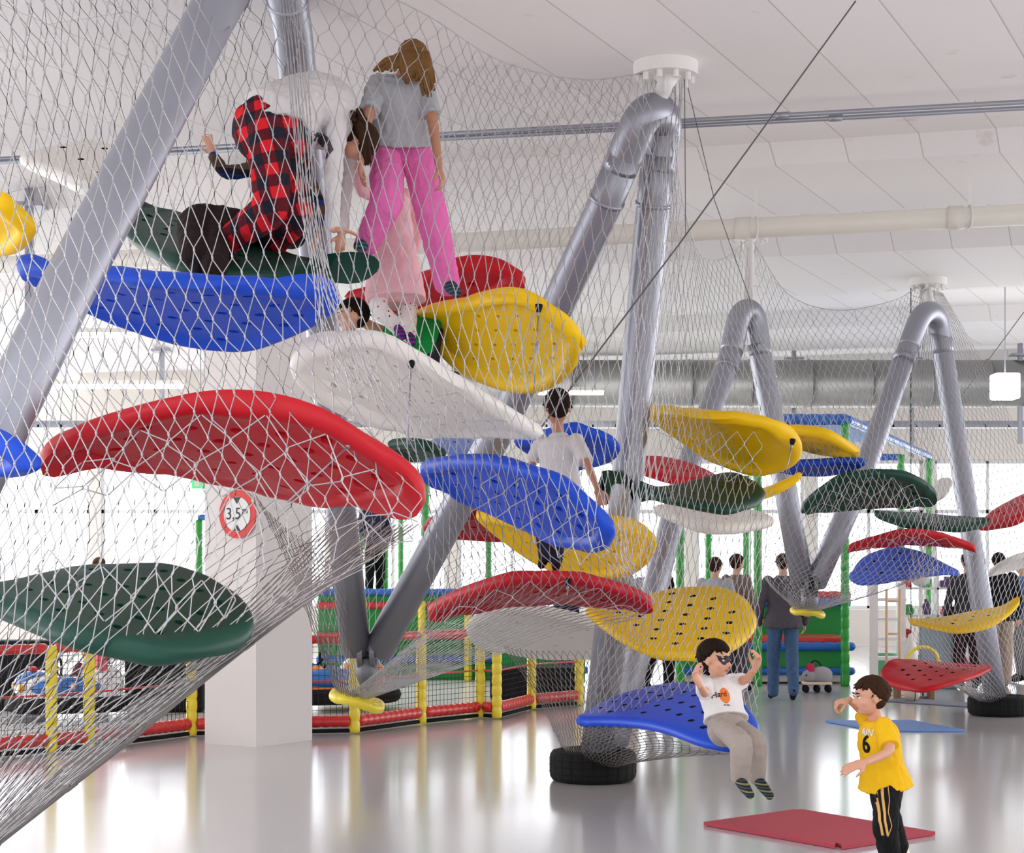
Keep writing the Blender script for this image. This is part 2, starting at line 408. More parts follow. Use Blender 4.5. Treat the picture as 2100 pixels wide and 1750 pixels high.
# ------------------------------------------------------------------ pole frames
def pole_frame(label, flange, legs, r, elbow=None):
    """legs: list of lists of (px,py,q) from the elbow end to the foot"""
    fq = P(*flange); t = thing('steel_support', (P(*legs[0][-1])), label, 'steel frame')
    E0 = [P(*l[0]) for l in legs]
    k = B(); R = .225
    k.lathe([(0, 0), (R, 0), (R, .09), (0, .09)], Vector((fq.x, fq.y, CZ-.09)), 48); k.build('ceiling_flange', WHITE, t, smooth=False)
    for i in range(10):
        a = 2*math.pi*i/10; B().lathe([(0, -.05), (.02, -.05), (.02, 0), (0, 0)], Vector((fq.x+math.cos(a)*.18, fq.y+math.sin(a)*.18, CZ-.09)), 8).build('flange_bolt', WHITE, t)
    apex = P(*elbow[len(elbow)//2]) if elbow else (E0[0]+E0[1])/2
    k = B(); k.tube([Vector((fq.x, fq.y, CZ-.08)), Vector((fq.x, fq.y, CZ-.14)), apex+Vector((0, 0, .02))], [.12, .06, .05], 16)
    for i in range(3):
        a = 2*math.pi*i/3+.4; k.box((fq.x+math.cos(a)*.09, fq.y+math.sin(a)*.09, CZ-.15), (.02, .02, .16))
    k.build('drop_tube', WHITE, t, smooth=True)
    for i, l in enumerate(legs):
        pts = [P(*p) for p in l]
        k = B(); k.tube(pts, r, 32)
        k.build('pole', STEEL, t, smooth=True)
        # weld bands
        d = (pts[1]-pts[0]).normalized(); c = pts[0]+d*.35
        B().tube([c, c+d*.03], r+.008, 32).build('weld_band', STEEL, t, smooth=True)
    if elbow:
        pp = [P(*x) for x in elbow]; pth = smoothpath([E0[0]-(E0[0]-P(*legs[0][1])).normalized()*.12]+pp+[E0[1]-(E0[1]-P(*legs[1][1])).normalized()*.12], 7)
    else: pth = smoothpath([E0[0], apex+Vector((0, 0, .15)), E0[1]], 8)
    B().tube(pth, r*1.015, 32).build('elbow', STEEL, t, smooth=True)
    return t
pole_frame('nearest steel frame leaning across the upper left behind the front net', (560, -130, 8.15),
    [[(500, -85, 7.6), (430, 40, 7.2), (140, 590, 6.5), (-150, 1180, 6.0), (-480, 1880, 6.75)], [(575, -85, 8.6), (600, 60, 9.1), (700, 1050, 11.4), (730, 1335, 11.9)]], .122)
pole_frame('steel frame standing in a tyre under the middle ceiling flange', (1365, 130, 10.15),
    [[(1283, 318, 10.3), (1240, 420, 10.5), (1040, 850, 11.2), (775, 1335, 11.9)], [(1351, 315, 10.5), (1342, 400, 10.6), (1290, 950, 11.2), (1222, 1565, 11.0)]], .125, [(1312, 250, 10.2), (1345, 228, 10.25), (1362, 258, 10.45)])
pole_frame('third steel frame behind the middle net, under the thick cream pipe', (1535, 470, 15.2),
    [[(1505, 705, 15.1), (1496, 735, 15), (1400, 985, 14.3), (1262, 1520, 12.6)], [(1555, 705, 15.2), (1560, 730, 15.2), (1610, 1000, 15), (1645, 1195, 15)]], .118, [(1515, 655, 15.1), (1534, 637, 15.15), (1549, 660, 15.2)])
pole_frame('far right steel frame standing in the far tyre', (1903, 572, 17.9),
    [[(1868, 700, 16.4), (1860, 720, 16.3), (1760, 1000, 15.5), (1672, 1195, 15)], [(1930, 700, 16.7), (1934, 725, 16.7), (1985, 1050, 16.5), (2044, 1448, 15.7)]], .118, [(1886, 655, 16.4), (1907, 640, 16.5), (1924, 662, 16.65)])

# V hinges at the low joints
def hinge(c, lab):
    c = P(*c); t = thing('low_joint', c, lab, 'hinge')
    k = B()
    for dx in (-.05, .05): k.tube([c+Vector((dx-.02, 0, .02)), c+Vector((dx+.02, 0, .02))], .13, 28)
    k.build('hinge_plates', STEELD, t, smooth=False)
    B().tube([c+Vector((-.11, 0, .02)), c+Vector((.11, 0, .02))], .035, 12).build('hinge_pin', STEELD, t, smooth=True)
    B().lathe([(0, -.22), (.05, -.2), (.09, -.1), (.09, .03), (0, .05)], c-Vector((0, 0, .06)), 20).build('hinge_foot', STEELD, t, smooth=True)
hinge((752, 1345, 11.9), 'dark steel hinge where two poles meet low above the first yellow padded ring')
hinge((1660, 1205, 15), 'steel hinge where two poles meet above the far yellow padded ring')

# tyres
def tyre(c, R, r_in, h, lab):
    t = thing('tyre', c, lab, 'tyre')
    hw = h/2; prof = [(r_in, hw*.45), (r_in+.02, hw*.25), (r_in+.03, hw*.1), (R*.80, 0), (R*.93, .01), (R*.985, .035), (R, .07), (R, h-.07), (R*.985, h-.035), (R*.93, h-.01), (R*.80, h), (r_in+.03, h-.1*hw), (r_in+.02, h-.25*hw), (r_in, h-.45*hw)]
    k = B(); n = 96
    V = []; F = []
    for i, (rr, z) in enumerate(prof):
        for j in range(n):
            a = 2*math.pi*j/n; q = rr
            if 5 <= i <= 8 and j % 4 == 0: q = rr-.006
            V.append(Vector(c)+Vector((q*math.cos(a), q*math.sin(a), z)))
    for i in range(len(prof)-1):
        for j in range(n): F.append((i*n+j, i*n+(j+1) % n, (i+1)*n+(j+1) % n, (i+1)*n+j))
    k.add(V, F)
    for j in (0, 1, 2): k.tube([Vector(c)+Vector(((R-.001)*math.cos(a), (R-.001)*math.sin(a), .07+.05*j)) for a in [2*math.pi*i/64 for i in range(64)]], .004, 4, closed=True)
    k.build('tread', BLACK, t, smooth=False)
    B().lathe([(r_in, h*.4), (r_in-.02, h*.42), (r_in-.02, h*.6), (r_in, h*.62)], c, 48).build('bead', BLACK, t, smooth=True)
    return t
tyre(PF(1216, 1601), .326, .19, .235, 'black car tyre on the floor around the foot of the middle poles')
tyre(PF(2048, 1467), .325, .19, .215, 'black tyre at the far right around the foot of the far pole')

YEL = mat('yellow_vinyl', (246, 222, 52), .35, 0, coat=.3, bump=.05, bscale=20)
REDV = mat('red_vinyl', (214, 34, 36), .3, 0, coat=.4)
GRNV = mat('green_vinyl', (26, 160, 44), .35, 0, coat=.3)
BLUV = mat('blue_vinyl', (24, 100, 190), .35, 0, coat=.3)
GRNP = mat('green_soft_panel', (30, 150, 66), .5, 0, var=.05, scale=2)
def padded(bb, pts, r, seg=.1, n=14, closed=False):
    pts = [Vector(p) for p in pts]; out = []; rad = []
    tot = 0; D = [0]
    loop = pts+([pts[0]] if closed else [])
    for i in range(len(loop)-1): tot += (loop[i+1]-loop[i]).length; D.append(tot)
    m = max(1, int(round(tot/seg))); K = 6
    for i in range(m*K+(0 if closed else 1)):
        s = tot*i/(m*K); j = max(x for x in range(len(D)-1) if D[x] <= s+1e-9); f = (s-D[j])/max(1e-9, D[j+1]-D[j])
        out.append(loop[j].lerp(loop[j+1], f)); ph = (i % K)/K; rad.append(r*(.86+.14*(abs(math.sin(math.pi*ph))**.35)))
    bb.tube(out, rad, n, closed=closed)
    return bb
def ring(c, R, r, lab, tilt=0, n=48):
    C = P(*c); pts = [C+Vector((R*math.cos(a), R*math.sin(a)*1.0, tilt*math.cos(a)+.012*math.sin(3*a))) for a in [2*math.pi*i/n for i in range(n)]]
    k = B(); padded(k, pts, r, .085, closed=True)
    o = k.build('padded_ring', YEL, smooth=True); tag(o, lab, 'padded ring')
ring((732, 1438, 11.9), .185, .045, 'yellow padded ring gathering the net below the first low hinge', -.05)
ring((1656, 1257, 15), .15, .032, 'yellow padded ring gathering the far net above the green play block', -.02)

# ------------------------------------------------------------------ platforms
def platmat(name, rgb, rough=.46):
    return mat(name, rgb, rough, 0, var=.05, scale=6, bump=.06, bscale=90, spec=.35)
PM = {'red': platmat('red_plastic', (192, 16, 32)), 'blue': platmat('blue_plastic', (22, 76, 204)), 'yellow': platmat('yellow_plastic', (250, 200, 0)),
      'green': platmat('green_plastic', (5, 62, 48)), 'white': platmat('white_plastic', (236, 231, 224)), 'leaf': platmat('light_blue_plastic', (66, 100, 216)), 'pale': platmat('pale_blue_plastic', (120, 150, 226))}
def cloop(pts, n):
    """resample a 3D open polyline of world points evenly by length using Catmull-Rom"""
    k = 12; d = []
    for i in range((len(pts)-1)*k+1): d.append(cr(pts, i/k))
    A = np.array([tuple(v) for v in d]); s = np.concatenate([[0], np.cumsum(np.linalg.norm(np.diff(A, axis=0), axis=1))])
    t = np.linspace(0, s[-1], n)
    return np.stack([np.interp(t, s, A[:, j]) for j in range(3)], 1)
def platform(colr, U, L, qU, qL, label, T=.05, holes=.2, hr=.03, bolts=(), lace=None, shade_pits=False):
    nU = len(U); nL = len(L); pu = []; pl = []
    def cum(pts):
        s = [0]
        for i in range(len(pts)-1): s.append(s[-1]+math.hypot(pts[i+1][0]-pts[i][0], pts[i+1][1]-pts[i][1]))
        return [x/s[-1] for x in s]
    su, sl = cum(U), cum(L)
    for (x, y), s in zip(U, su):
        q = lin(qU, s); e = min(1, 4*s, 4*(1-s)); pu.append(Vector(P(x, y+e*T*.6*3000/q, q)))
    for (x, y), s in zip(L, sl):
        q = lin(qL, s); e = min(1, 4*s, 4*(1-s)); pl.append(Vector(P(x, y-e*T*.6*3000/q, q)))
    a = cloop(pu, 34); b = cloop(pl, 34)
    # inset the tips horizontally by T
    loop = np.concatenate([a, b[-2:0:-1]]); c = loop.mean(0)
    for _ in range(1): loop = .5*loop+.25*np.roll(loop, 1, 0)+.25*np.roll(loop, -1, 0)
    X = loop-c; _, _, vt = np.linalg.svd(X, full_matrices=False)
    e1, e2, e3 = vt
    if e3[2] < 0: e3 = -e3
    e2 = np.cross(e3, e1)
    xy = np.stack([X@e1, X@e2], 1); hz = X@e3
    n = len(xy)
    ar = .5*np.sum(xy[:, 0]*np.roll(xy[:, 1], -1)-np.roll(xy[:, 0], -1)*xy[:, 1])
    if ar < 0: xy = xy[::-1]; hz = hz[::-1]
    seg = np.roll(xy, -1, 0)-xy
    def dist(pt):
        w_ = pt-xy; t = np.clip((w_*seg).sum(1)/((seg**2).sum(1)+1e-12), 0, 1); return np.sqrt(((w_-t[:, None]*seg)**2).sum(1)).min()
    def inside(pt):
        x, y = pt; x1, y1 = xy[:, 0], xy[:, 1]; x2, y2 = np.roll(x1, -1), np.roll(y1, -1)
        cnd = ((y1 > y) != (y2 > y)) & (x < (x2-x1)*(y-y1)/(y2-y1+1e-15)+x1); return cnd.sum() % 2 == 1
    tg = np.roll(xy, -1, 0)-np.roll(xy, 1, 0); tg /= np.linalg.norm(tg, axis=1, keepdims=True)+1e-9; nrm = np.stack([-tg[:, 1], tg[:, 0]], 1)
    pts = [tuple(p) for p in xy]; edges = [(i, (i+1) % n) for i in range(n)]; dd = [0]*n
    HC = []; PC = set()
    if holes:
        ln = xy[:, 0].max()-xy[:, 0].min()
        rows = np.arange(xy[:, 1].min()+.08, xy[:, 1].max(), holes*.62)
        for i, y in enumerate(rows):
            for x in np.arange(xy[:, 0].min()+(.5*holes if i % 2 else 0), xy[:, 0].max(), holes):
                h = np.array((x, y))
                if inside(h) and dist(h) > .115: HC.append(h)
    for h in HC:
        s = len(pts)
        for j in range(10):
            t = 2*math.pi*j/10; pts.append((h[0]+hr*math.cos(t), h[1]+hr*.62*math.sin(t))); dd.append(1)
        edges += [(s+j, s+(j+1) % 10) for j in range(10)]
        if shade_pits: pts.append(tuple(h)); dd.append(1); PC.add(s+10)
    def nearhole(p, m=1.5):
        return any(abs(p[0]-h[0]) < hr*m and abs(p[1]-h[1]) < hr*m for h in HC)
    for off in (.006, .018, .035, .055, .075, .095):
        for i in range(n):
            p = xy[i]+nrm[i]*off
            if inside(p) and dist(p) > off*.93: pts.append(tuple(p)); dd.append(off)
    for x in np.arange(xy[:, 0].min(), xy[:, 0].max(), .075):
        for y in np.arange(xy[:, 1].min(), xy[:, 1].max(), .075):
            p = np.array((x+.013, y+.007))
            if inside(p) and dist(p) > .115 and not nearhole(p): pts.append(tuple(p)); dd.append(.2)
    ov, oe, of, iv, ie, if_ = geometry.delaunay_2d_cdt([Vector(p) for p in pts], edges, [], 0, 1e-6, True)
    OV = np.array([tuple(v) for v in ov]); src = [ids[0] if ids else -1 for ids in iv]
    nv_ = len(OV)
    bnd = {i for i, s in enumerate(src) if 0 <= s < n}
    tri = []
    for f in of:
        c_ = OV[list(f)].mean(0)
        if not inside(c_): continue
        if not shade_pits and any(((c_[0]-h[0])/hr)**2+((c_[1]-h[1])/(hr*.62))**2 < .8 for h in HC): continue
        tri.append(tuple(f))
    D = np.array([0 if i in bnd else dist(OV[i]) for i in range(nv_)])
    # soap-film height
    A = np.eye(nv_); rhs = np.zeros(nv_); nb = [set() for _ in range(nv_)]
    for f in tri:
        for i in range(3): nb[f[i]].update((f[i-1], f[i-2]))
    for i in range(nv_):
        if i in bnd: rhs[i] = hz[src[i]]
        elif nb[i]:
            for j in nb[i]: A[i, j] -= 1/len(nb[i])
    H = np.linalg.solve(A+1e-9*np.eye(nv_), rhs)
    S = c+OV[:, :1]*e1+OV[:, 1:2]*e2+H[:, None]*e3
    # normals
    Nn = np.zeros_like(S); T3 = []
    for f in tri:
        a_, b_, c_ = S[f[0]], S[f[1]], S[f[2]]; nr_ = np.cross(b_-a_, c_-a_)
        if nr_@e3 < 0: f = (f[0], f[2], f[1]); nr_ = -nr_
        T3.append(f)
        for i in f: Nn[i] += nr_
    Nn /= np.linalg.norm(Nn, axis=1, keepdims=True)+1e-12
    def prof(d):
        R = .05; x = np.clip(d/R, 0, 1); return T*np.sqrt(np.clip(1-(1-x)**2, 0, 1))
    up = prof(D); dn = prof(D); k = np.clip((D-.06)/.035, 0, 1); dn = dn-(k*k*(3-2*k))*T*.55
    for i, s_ in enumerate(src):
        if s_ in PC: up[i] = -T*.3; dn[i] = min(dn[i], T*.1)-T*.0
    top = S+Nn*up[:, None]; bot = S-Nn*dn[:, None]
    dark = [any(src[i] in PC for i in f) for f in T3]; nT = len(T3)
    V = [*map(tuple, top)]+[*map(tuple, bot)]; F = list(T3)+[(f[0]+nv_, f[2]+nv_, f[1]+nv_) for f in T3]
    ec = {}
    for f in T3:
        for i in range(3):
            e_ = (f[i], f[(i+1) % 3]); ec[e_] = 1
    for (i, j) in list(ec):
        if (j, i) not in ec: F.append((j, i, i+nv_, j+nv_))
    me = bpy.data.meshes.new('climbing_platform'); me.from_pydata(V, [], F)
    me.materials.append(PM[colr])
    if shade_pits:
        me.materials.append(BLACK)  # holes stay closed; their deep shade is painted as black pit faces
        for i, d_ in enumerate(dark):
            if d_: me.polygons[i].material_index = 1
    bm = bmesh.new(); bm.from_mesh(me); bmesh.ops.remove_doubles(bm, verts=bm.verts, dist=1e-5); bm.to_mesh(me); bm.free()
    me.polygons.foreach_set('use_smooth', [True]*len(me.polygons))
    me.set_sharp_from_angle(angle=math.radians(50))
    o = bpy.data.objects.new('climbing_platform', me); COL.objects.link(o); place(o, c)
    tag(o, label, 'platform')
    for (bx, by, bq, rx, ry_, rq) in bolts:
        a_ = P(bx, by, bq); b_ = P(rx, ry_, rq); d = (b_-a_).normalized()
        k = B(); k.tube([a_-d*.02, a_, a_+d*.025], [.022, .02, .012], 12); x = k.build('bolt', BLACK, o, smooth=True)
        k = B(); k.tube([a_+d*.02, a_+d*.05], .010, 8); k.tube([a_+d*.04, b_], .0045, 6); k.build('tie_rod', STEEL, o, smooth=True)
    if lace:
        rows, nc, nr = lace
        net('lacing', rows, nc, nr, WIRE, r=.0030 if rows[0][0][2] < 8 else .0026, jit=.13, parent=o, seed=len(label))
    return o
def lace(U, L, q, du, dl, nc, nr, a=.06, b=.96, qd=.0):
    """a strip of lacing hung in front of a platform between two offset copies of its outline"""
    def samp(pl, n=7):
        s = [0]
        for i in range(len(pl)-1): s.append(s[-1]+math.hypot(pl[i+1][0]-pl[i][0], pl[i+1][1]-pl[i][1]))
        return [(float(np.interp(t*s[-1], s, [p[0] for p in pl])), float(np.interp(t*s[-1], s, [p[1] for p in pl])), t) for t in np.linspace(a, b, n)]
    r0 = [(x, y+du, lin(q, t)) for x, y, t in samp(U)]; r1 = [(x, y+dl, lin(q, t)+qd) for x, y, t in samp(L)]
    return ([r0, r1], nc, nr)

U = [(78, 955), (130, 905), (200, 860), (300, 815), (400, 790), (500, 784), (600, 800), (690, 836), (760, 888), (820, 950), (855, 1000), (868, 1045)]
L = [(78, 955), (84, 985), (150, 978), (250, 957), (350, 949), (440, 957), (540, 985), (640, 1020), (730, 1050), (800, 1068), (845, 1070), (868, 1045)]
platform('red', U, L, [6.5, 6.2, 6.2, 6.4], [6.5, 6.9, 7.1, 6.4], 'big red arched platform nearest the camera at left, seen from below with laced rim', bolts=[(727, 903, 6.28, 590, 1030, 6.1)],
    lace=lace(U, L, [6.35, 6.08, 6.08, 6.25], 62, 55, 13, 3))
U = [(25, 532), (60, 516), (120, 535), (200, 558), (300, 573), (400, 580), (500, 573), (580, 558), (640, 555), (680, 568), (698, 595)]
L = [(25, 532), (60, 562), (120, 605), (200, 650), (300, 700), (370, 722), (430, 728), (520, 720), (600, 695), (650, 665), (690, 630), (698, 595)]
platform('blue', U, L, [7.6, 7.2, 7.2, 7.4], [7.6, 7.9, 8.0, 7.4], 'big blue saddle platform below the plaid climber at upper left', bolts=[(663, 603, 7.4, 660, 690, 7.3)])
U = [(-70, 1215), (60, 1200), (150, 1176), (250, 1160), (340, 1158), (420, 1172), (480, 1205), (515, 1250), (523, 1290)]
L = [(-70, 1215), (0, 1268), (60, 1290), (140, 1318), (220, 1345), (310, 1362), (400, 1365), (470, 1350), (510, 1320), (523, 1290)]
platform('green', U, L, [6.0, 6.5, 6.5, 5.8], [6.0, 5.5, 5.4, 5.8], 'dark green platform at lower left seen from above, overlapping the white pillar',
    lace=([[(60, 1110, 5.6), (150, 1150, 5.6), (260, 1170, 5.6), (370, 1180, 5.6), (450, 1200, 5.6), (480, 1210, 5.7)], [(100, 1236, 5.5), (170, 1260, 5.45), (270, 1292, 5.4), (370, 1300, 5.4), (440, 1285, 5.5), (485, 1250, 5.6)]], 10, 2))
U = [(-140, 850), (-40, 862), (20, 890), (60, 925), (80, 965)]; L = [(-140, 850), (-120, 920), (-60, 960), (0, 982), (40, 988), (80, 965)]
platform('blue', U, L, [6, 5.8, 5.8], [6, 6.3, 5.8], 'blue platform tip cut off by the left edge, touching the big red platform')
U = [(-160, 420), (-60, 385), (0, 393), (40, 415), (68, 450), (75, 480)]; L = [(-160, 420), (-110, 500), (-60, 525), (0, 538), (45, 522), (75, 480)]
platform('yellow', U, L, [7.2, 6.8, 7], [7.2, 7.5, 7], 'yellow platform tip cut off by the left edge above the blue saddle')
U = [(252, 450), (264, 418), (285, 404), (330, 425), (400, 462), (500, 505), (600, 522), (680, 511), (750, 513), (790, 540)]
L = [(252, 450), (262, 495), (300, 522), (370, 552), (470, 583), (560, 585), (640, 582), (700, 590), (750, 582), (790, 540)]
platform('green', U, L, [8.8, 9.4, 9.2, 8.6, 8.5], [8.8, 8.2, 8.2, 8.7, 8.5], 'dark green upper platform carrying the kneeling climber in plaid')
U = [(35, 325), (100, 305), (180, 292), (250, 300), (300, 325), (328, 350)]; L = [(35, 325), (60, 350), (120, 375), (170, 392), (230, 402), (290, 392), (328, 350)]
platform('white', U, L, [10.2, 10.5, 10], [10.2, 9.5, 10], 'white platform high at left behind the leaning pole', shade_pits=True, hr=.035, holes=.38)
U = [(700, 607), (760, 592), (850, 560), (930, 520), (990, 514), (1040, 530), (1068, 560), (1080, 592)]
L = [(700, 607), (760, 640), (850, 632), (940, 628), (1020, 625), (1080, 592)]
platform('red', U, L, [10, 9.7, 9.6], [10, 10.3, 9.6], 'dark red platform behind the feet of the climber in pink trousers')
U = [(838, 650), (880, 620), (950, 600), (1030, 592), (1090, 597), (1150, 625), (1185, 665), (1197, 710)]
L = [(838, 650), (856, 680), (885, 700), (905, 742), (950, 780), (1010, 806), (1060, 816), (1110, 811), (1150, 790), (1180, 755), (1197, 710)]
platform('yellow', U, L, [9.3, 8.4, 8.4], [9.3, 9.2, 9.0, 8.5], 'big yellow round platform under the climber in pink trousers', holes=.17, hr=.018, bolts=[(1105, 632, 8.35, 1095, 800, 8.3)],
    lace=([[(1040, 640, 8.3), (1080, 645, 8.3), (1120, 655, 8.3), (1150, 690, 8.3), (1165, 730, 8.4)], [(1030, 830, 8.4), (1060, 840, 8.4), (1100, 835, 8.4), (1130, 830, 8.4), (1165, 810, 8.5)]], 9, 3))
U = [(598, 735), (625, 690), (670, 671), (740, 671), (800, 688), (850, 718), (920, 772), (990, 808), (1050, 848), (1100, 873), (1124, 890)]
L = [(598, 735), (602, 775), (640, 825), (720, 872), (800, 896), (900, 886), (1000, 880), (1060, 888), (1100, 898), (1124, 890)]
platform('white', U, L, [8.0, 7.6, 7.8, 8.3], [8.0, 8.2, 8.5, 8.3], 'big white platform sloping down to the right between red, yellow and blue ones', holes=.17, hr=.016, bolts=[(843, 747, 7.7, 836, 905, 7.6)],
    lace=([[(690, 700, 7.5), (760, 710, 7.55), (830, 745, 7.6), (930, 800, 7.7), (1040, 865, 7.9)], [(690, 870, 7.6), (780, 900, 7.65), (860, 905, 7.7), (950, 900, 7.8), (1040, 905, 7.9)]], 9, 3))
U = [(858, 955), (920, 932), (1000, 927), (1080, 939), (1150, 965), (1210, 1010), (1245, 1060), (1254, 1098)]
L = [(858, 955), (864, 990), (900, 1014), (980, 1027), (1060, 1062), (1130, 1112), (1200, 1140), (1238, 1132), (1254, 1098)]
platform('blue', U, L, [9.0, 8.4, 8.1, 8.1], [9.0, 9.2, 8.9, 8.1], 'blue drooping platform in the middle, in front of the seated boy seen from behind', bolts=[(1072, 967, 8.35, 1060, 1000, 8.3)],
    lace=lace(U, L, [8.9, 8.25, 8.0, 8.0], 42, 25, 13, 3, .3, .97))
U = [(872, 1268), (900, 1235), (960, 1200), (1040, 1172), (1120, 1160), (1200, 1168), (1270, 1195), (1320, 1230), (1346, 1256)]
L = [(872, 1268), (886, 1280), (930, 1272), (1000, 1248), (1080, 1226), (1160, 1222), (1240, 1238), (1310, 1262), (1346, 1256)]
platform('red', U, L, [9.9, 9.4, 9.4, 9.6], [9.9, 10.1, 10.1, 9.6], 'dark red arched platform above the first low hinge, below the blue drooping one', bolts=[(1165, 1195, 9.38, 1163, 1222, 9.35)],
    lace=lace(U, L, [9.8, 9.3, 9.3, 9.5], 30, 18, 12, 2, .1, .95))
U = [(972, 1044), (1020, 1050), (1080, 1062), (1150, 1068), (1220, 1050), (1290, 1054), (1330, 1080), (1346, 1112)]
L = [(972, 1044), (1010, 1095), (1060, 1137), (1110, 1162), (1180, 1177), (1240, 1195), (1290, 1190), (1330, 1157), (1346, 1112)]
platform('yellow', U, L, [11.2, 10.6, 10.4], [11.2, 11.3, 10.4], 'yellow platform behind the blue drooping one, its round end showing at the right', hr=.02)
U = [(868, 1080), (885, 1055), (920, 1045), (1000, 1048), (1120, 1082)]; L = [(868, 1080), (876, 1100), (930, 1102), (1040, 1112), (1120, 1082)]
platform('red', U, L, [11.8, 11.5, 11.8], [11.8, 12.2, 11.8], 'small red platform end behind the slanting pole, left of the yellow one')
U = [(956, 1285), (980, 1252), (1040, 1233), (1100, 1240), (1200, 1262), (1270, 1292), (1315, 1325)]
L = [(956, 1285), (962, 1315), (1000, 1342), (1100, 1348), (1200, 1345), (1270, 1345), (1315, 1325)]
platform('white', U, L, [12.4, 12, 12, 12.2], [12.4, 12.7, 12.7, 12.2], 'white platform seen through the wire fan below the dark red arch', holes=.3, hr=.02)
U = [(1195, 1250), (1260, 1240), (1340, 1222), (1420, 1203), (1480, 1199), (1530, 1225), (1553, 1272)]
L = [(1195, 1250), (1250, 1302), (1330, 1342), (1400, 1363), (1460, 1360), (1510, 1338), (1545, 1303), (1553, 1272)]
platform('yellow', U, L, [10.9, 11.2, 11.2, 10.7], [10.9, 10.3, 10.3, 10.7], 'yellow dotted platform tilted towards the camera above the sitting boy', shade_pits=True, T=.04, holes=.21, hr=.032)
U = [(1177, 1475), (1200, 1458), (1260, 1446), (1330, 1425), (1400, 1408), (1470, 1410), (1520, 1432), (1550, 1475), (1560, 1512)]
L = [(1177, 1475), (1186, 1491), (1230, 1490), (1300, 1492), (1360, 1507), (1430, 1536), (1495, 1549), (1540, 1542), (1560, 1512)]
platform('blue', U, L, [9.2, 9.8, 9.8, 8.7, 8.3], [9.2, 8.9, 8.5, 8.1, 8.3], 'blue low platform on which the boy with the painted face sits', shade_pits=True, T=.035, holes=.2, hr=.033)
U = [(1324, 822), (1400, 845), (1470, 852), (1560, 849), (1620, 868), (1646, 908)]
L = [(1324, 822), (1336, 852), (1380, 892), (1430, 942), (1500, 972), (1560, 981), (1610, 970), (1640, 940), (1646, 908)]
platform('yellow', U, L, [11.4, 10.7, 10.6, 10.8], [11.4, 11.4, 11.3, 10.8], 'yellow teardrop platform right of the middle tyre pole, highest on that side', hr=.014, bolts=[(1625, 907, 10.68, 1612, 970, 10.6)],
    lace=lace(U, L, [11.2, 10.5, 10.5, 10.7], 35, 20, 12, 4, .08, .7))
U = [(1213, 985), (1240, 960), (1290, 970), (1340, 990), (1385, 995), (1440, 980), (1500, 972), (1550, 985), (1574, 1015)]
L = [(1213, 985), (1225, 1022), (1260, 1046), (1320, 1036), (1380, 1026), (1440, 1046), (1490, 1053), (1545, 1046), (1574, 1015)]
platform('green', U, L, [11.2, 11.0, 11.1, 11.5, 10.9], [11.2, 11.2, 10.7, 10.5, 10.9], 'dark green wavy platform beneath the yellow teardrop', T=.04, hr=.022)
U = [(1335, 1040), (1400, 1036), (1480, 1046), (1560, 1046), (1592, 1068)]; L = [(1335, 1040), (1380, 1072), (1440, 1092), (1500, 1096), (1560, 1088), (1592, 1068)]
platform('white', U, L, [12.5, 12.9, 12.4], [12.5, 12, 12.4], 'white platform right below the dark green wavy one')
U = [(1450, 1020), (1540, 1012), (1600, 990), (1636, 967), (1647, 972)]; L = [(1450, 1020), (1540, 1028), (1590, 1014), (1630, 990), (1647, 972)]
platform('yellow', U, L, [12.2, 12.0, 11.8], [12.2, 11.8, 11.8], 'thin yellow platform tip poking out right of the dark green wavy one', T=.04)
U = [(1590, 880), (1640, 869), (1700, 884), (1750, 914), (1766, 935)]; L = [(1590, 880), (1620, 915), (1680, 926), (1740, 937), (1766, 935)]
platform('yellow', U, L, [13.2, 12.9, 13.2], [13.2, 13.6, 13.2], 'yellow platform peeking out behind the yellow teardrop', hr=.02)
U = [(1560, 952), (1620, 944), (1700, 942), (1750, 934), (1779, 945)]; L = [(1560, 952), (1600, 972), (1660, 970), (1720, 977), (1765, 963), (1779, 945)]
platform('blue', U, L, [13.5, 13.3, 13.3], [13.5, 13.8, 13.3], 'blue platform squeezed between the yellow ones and the dark green arch', T=.04)
U = [(1645, 1052), (1670, 1010), (1720, 970), (1790, 955), (1860, 962), (1905, 990), (1925, 1030)]
L = [(1645, 1052), (1657, 1058), (1700, 1048), (1770, 1033), (1840, 1033), (1900, 1045), (1925, 1030)]
platform('green', U, L, [13.4, 13.1, 13.1, 13.4], [13.4, 13.8, 13.8, 13.4], 'dark green arched platform at right between the far poles', lace=lace(U, L, [13.2, 13, 13, 13.2], 22, 14, 14, 3))
U = [(1790, 1045), (1830, 1050), (1900, 1060), (1960, 1065), (2010, 1058), (2034, 1064)]; L = [(1790, 1045), (1820, 1075), (1870, 1084), (1960, 1094), (2010, 1087), (2034, 1064)]
platform('green', U, L, [14.8, 15.2, 14.6], [14.8, 14.4, 14.6], 'lower green-grey platform passing in front of the far right pole', T=.04)
U = [(2003, 1082), (2020, 1060), (2060, 1040), (2100, 1016), (2160, 1000)]; L = [(2003, 1082), (2040, 1089), (2080, 1076), (2120, 1055), (2160, 1000)]
platform('red', U, L, [15.2, 15.6, 15.2], [15.2, 14.8, 15.2], 'red platform cut off by the right edge')
U = [(1733, 1137), (1780, 1102), (1850, 1080), (1920, 1085), (1970, 1107), (2006, 1136)]; L = [(1733, 1137), (1780, 1127), (1850, 1110), (1920, 1112), (1970, 1127), (2006, 1136)]
platform('red', U, L, [14.0, 13.8, 14], [14.0, 14.5, 14], 'thin red arched platform at right above the light blue one', T=.038, lace=lace(U, L, [13.9, 13.7, 13.9], 12, 10, 12, 2))
